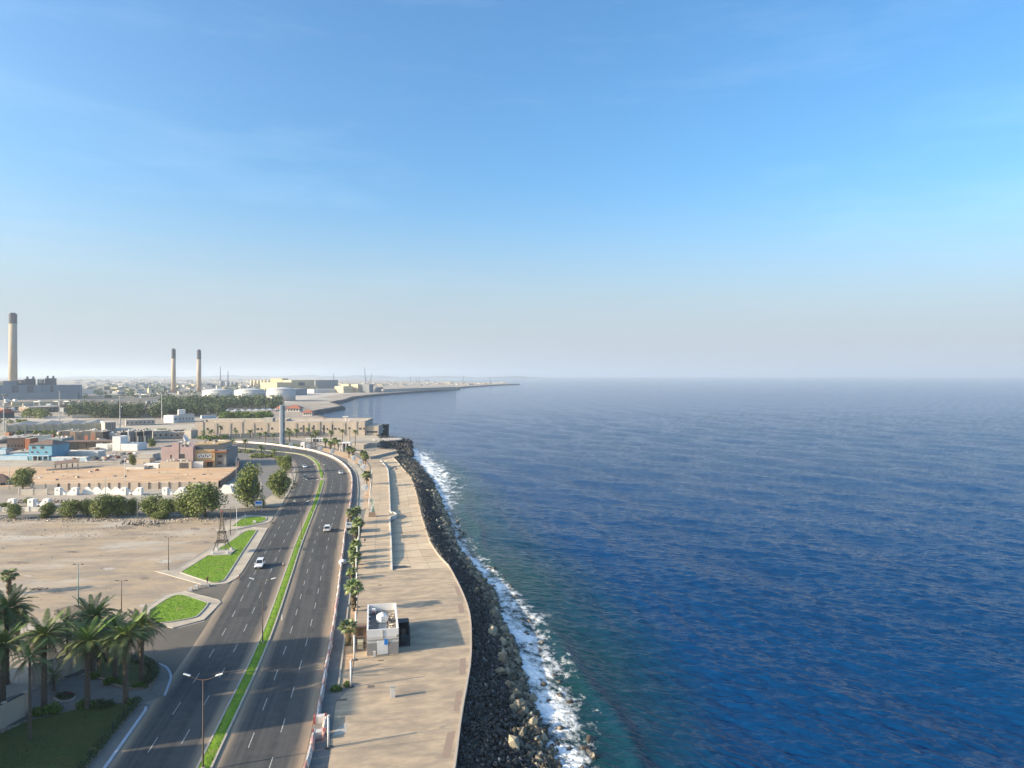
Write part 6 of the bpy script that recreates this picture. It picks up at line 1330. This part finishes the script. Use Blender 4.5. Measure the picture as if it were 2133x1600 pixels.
def crane(px,pyb,pyt,label,lean=-.15):
    p = G(px,pyb); h = ZH(pyt,p.y); t = thing('crane',label,'crane',p); mb = MB(); s = 2.2
    for a,b_ in ((-1,-1),(1,-1),(1,1),(-1,1)): mb.tube((a*s,b_*s,0),(lean*h*.6+a*.5,b_*.5,h),.8,.5,4)
    for k in range(10):
        z0,z1 = h*k/10,h*(k+1)/10; f = lambda z,sg: (sg*(s+(.5-s)*z/h)+lean*.6*z,-(s+(.5-s)*z/h),z); mb.tube(f(z0,-1),f(z1,1),.45,n=4)
    mb.build('lattice_mast',M['ind_dark'],t); MB().cbox((4,0,0),(14,10,9)).build('cab',M['ind_grey'],t)
crane(762,802,765,'tall lattice crane above the far shore',-.12); crane(770,803,778,'smaller lattice crane beside the tall crane',.3); crane(459,803,764,'tall thin mast right of the chimneys',0); crane(475,803,772,'shorter thin mast right of the chimneys',0); crane(400,803,790,'short mast between the two slim chimneys',0)
crane(695,800,778,'thin mast behind the grey hall',0)
for i,(x,b_,tp) in enumerate(((855,797,784),(867,797,785),(873,797,784),(887,797,788),(892,797,786),(1021,800,786),(965,799,782))): crane(x,b_,tp,f'{["first","second","third","fourth","fifth","sixth","seventh"][i]} thin rig leg from the left on the far port',0)
# far sheds and blocks of the port and the plain
r3 = random.Random(77); kinds = [('offwhite','white'),('ind_cream','cream'),('ind_grey','grey'),('concrete','pale grey')]
shed_me = {}
def far_shed(px,py,wpx,hpx,dd,mk_,label,group):
    p = G(px,py); k = p.y/FPX; t = thing('far_shed',label,'building',p,r3.uniform(-.15,.15),group); w,h = wpx*k,hpx*k
    for nm,mt,b6 in (('wall',mk_,(0,1,0,1,0,1)),('roof','ind_grey',(-.01,1.01,-.01,1.01,1.001,1.06)),('door','ind_dark',(.3,.42,-.012,-.002,0,.6))):
        key = (nm,mt); 
        if key not in shed_me: shed_me[key] = MB().box(*b6).mesh(nm,M[mt])
        o = link(nm,shed_me[key],t); o.scale = (w,dd,h)
for k in range(120):
    x = r3.uniform(150,620); y = 789+abs(r3.gauss(0,1))*9+r3.random()*3
    if y > 822: continue
    m_,nm = r3.choice(kinds); far_shed(x,y,r3.uniform(4,18)*(y-780)/22,r3.uniform(1.2,2.6)*(y-780)/18,r3.uniform(20,60),m_,f'low {nm} shed on the hazy plain behind the tanks and power station',f'{nm} sheds on the hazy plain')
for k in range(75):
    x = r3.uniform(700,940); y = 797+r3.random()*7+max(0,(860-x)*.012); m_,nm = r3.choice(kinds[:2]+kinds[3:]); far_shed(x,y,r3.uniform(4,14),r3.uniform(1,2.6),r3.uniform(20,60),m_,f'low {nm} shed at the far port beyond the shore factory',f'{nm} sheds at the far port')
for k in range(80):
    x = r3.uniform(935,1052); y = 796+ (1080-x)*.035+r3.random()*2.0; m_,nm = r3.choice(kinds[:2]); far_shed(x,y,r3.uniform(1.5,6),r3.uniform(1,3.2),r3.uniform(15,40),m_,f'tiny {nm} block on the farthest headland',f'{nm} blocks on the farthest headland')
# more of the middle distance: yard surfaces, clutter, extra tree belts
struct('industrial_yard', MB().sheet(poly([(-60,862),(150,858),(345,846),(345,822),(160,832),(-60,838)]),.04), M['old_asphalt'])
struct('industrial_yard', MB().sheet(poly([(160,830),(345,820),(420,812),(560,806),(640,800),(300,797),(160,806)]),.03), M['path_grey'])
struct('street', MB().sheet(poly([(-20,914),(130,911),(240,906),(330,905),(455,905),(455,910),(330,911),(130,918),(-20,922)]),.03), M['old_asphalt'])
def clutter(label, n, xr, yr, smax, seed, mats=('concrete','white','dark_grey','rust','beige2','ind_grey')):
    r = random.Random(seed); t = thing('yard_clutter',label,'clutter'); t['kind'] = 'stuff'
    for mname in mats:
        mb = MB()
        for _ in range(n//len(mats)):
            p = G(r.uniform(*xr), r.uniform(*yr)); s = r.uniform(.25,1)*smax; mb.cbox((p.x,p.y,0),(s*r.uniform(.6,2.2),s*r.uniform(.6,1.6),s*r.uniform(.35,1.0)),r.uniform(0,3))
        mb.build('scrap',M[mname],t)['kind'] = 'stuff'
clutter('scattered tanks, crates and sheds in the pipe yard before the power station',150,(0,340),(836,860),7,1)
clutter('scattered scrap and small structures around the stall houses',130,(0,330),(903,925),3.5,2)
clutter('scrap and crates in the yards beside the blue house',90,(120,330),(944,966),2.2,3)
clutter('small structures on the far plain behind the chimneys',260,(150,600),(793,822),14,4,('offwhite','ind_grey','concrete','ind_dark','ind_cream'))
clutter('small objects before the long beige building',40,(330,560),(896,904),2.5,6)
clutter('scrap and stones lying on the sand lot',40,(60,450),(978,1003),.9,7)
rr = random.Random(24)
sp = [(rr.uniform(100,345),rr.uniform(806,830)) for _ in range(50)]; wood('wood','thin dark scrub across the industrial plain',sp,8,'leaf_dark',1.6,70,8,15)
sp = [(rr.uniform(-20,60),rr.uniform(880,884)) for _ in range(12)]+[(rr.uniform(20,130),rr.uniform(906,911)) for _ in range(10)]; wood('wood','low dusty green scrub around the warehouse',sp,9,'leaf',.7,80,4,5)
sp = [(rr.uniform(300,450),rr.uniform(897,905)) for _ in range(14)]+[(rr.uniform(410,470),rr.uniform(913,917)) for _ in range(14)]; wood('wood','low hedge plants before the long beige building',sp,10,'leaf_bright',.6,80,2.6,5)
sp = [(rr.uniform(520,575),rr.uniform(948,955)) for _ in range(16)]+[(rr.uniform(490,520),rr.uniform(941,944)) for _ in range(8)]; wood('wood','low shrub strip between the service road and the bend',sp,11,'leaf',.4,90,1.6,4)

rb2 = np.random.default_rng(18); pts = []; szs = []
for _ in range(350):
    x, y = rb2.uniform(-20,440), rb2.uniform(1090,1300)
    if x > 470-(y-1090)*.85 or (y > 1240 and x > 290): continue
    q = G(x,y); pts.append((q.x,q.y,.03)); szs.append(rb2.uniform(.06,.2)*(2.2 if rb2.random() < .05 else 1))
q_ = thing('loose_stones','loose stones strewn over the waste lot','stones'); q_['kind'] = 'stuff'; scatter_rocks(pts,szs,'stones',M['rubble'],q_,91,.35,1.3)
for i,(x,y,w,hh) in enumerate(((345,1170,24,7),(300,1205,20,6),(407,1102,18,5),(225,1185,22,5),(40,1172,40,7),(150,1150,26,4),(60,1200,18,4),(260,1100,40,8),(430,1130,14,4),(300,1262,22,7),(120,1235,26,6),(430,1092,16,4))):
    r5 = random.Random(i); struct('ground_patch', MB().sheet(poly([(x+w*.8*math.cos(a)*r5.uniform(.35,1.1),y+hh*.6*math.sin(a)*r5.uniform(.4,1.1)) for a in [k*.2244 for k in range(28)]]),.034), M['lot_dark'] if i % 3 else M['pale_soil'])
# ------------------------------------------------------------------ sea haze
hz = MB().box(-29300,29300,-400,29300,-9,212).build('haze', M['white']); hz['kind'] = 'stuff'; hz.data.materials.clear()
hm = bpy.data.materials.new('haze_air'); hm.use_nodes = True; hm.node_tree.nodes.clear()
ho = hm.node_tree.nodes.new('ShaderNodeOutputMaterial'); hv = hm.node_tree.nodes.new('ShaderNodeVolumePrincipled')
hv.inputs['Color'].default_value = (.62,.71,.82,1); hv.inputs['Density'].default_value = 8.5e-5; hv.inputs['Anisotropy'].default_value = .15
hm.node_tree.links.new(hv.outputs[0], ho.inputs['Volume']); hz.data.materials.append(hm); tag(hz, 'pale coastal haze over land and sea', 'haze')
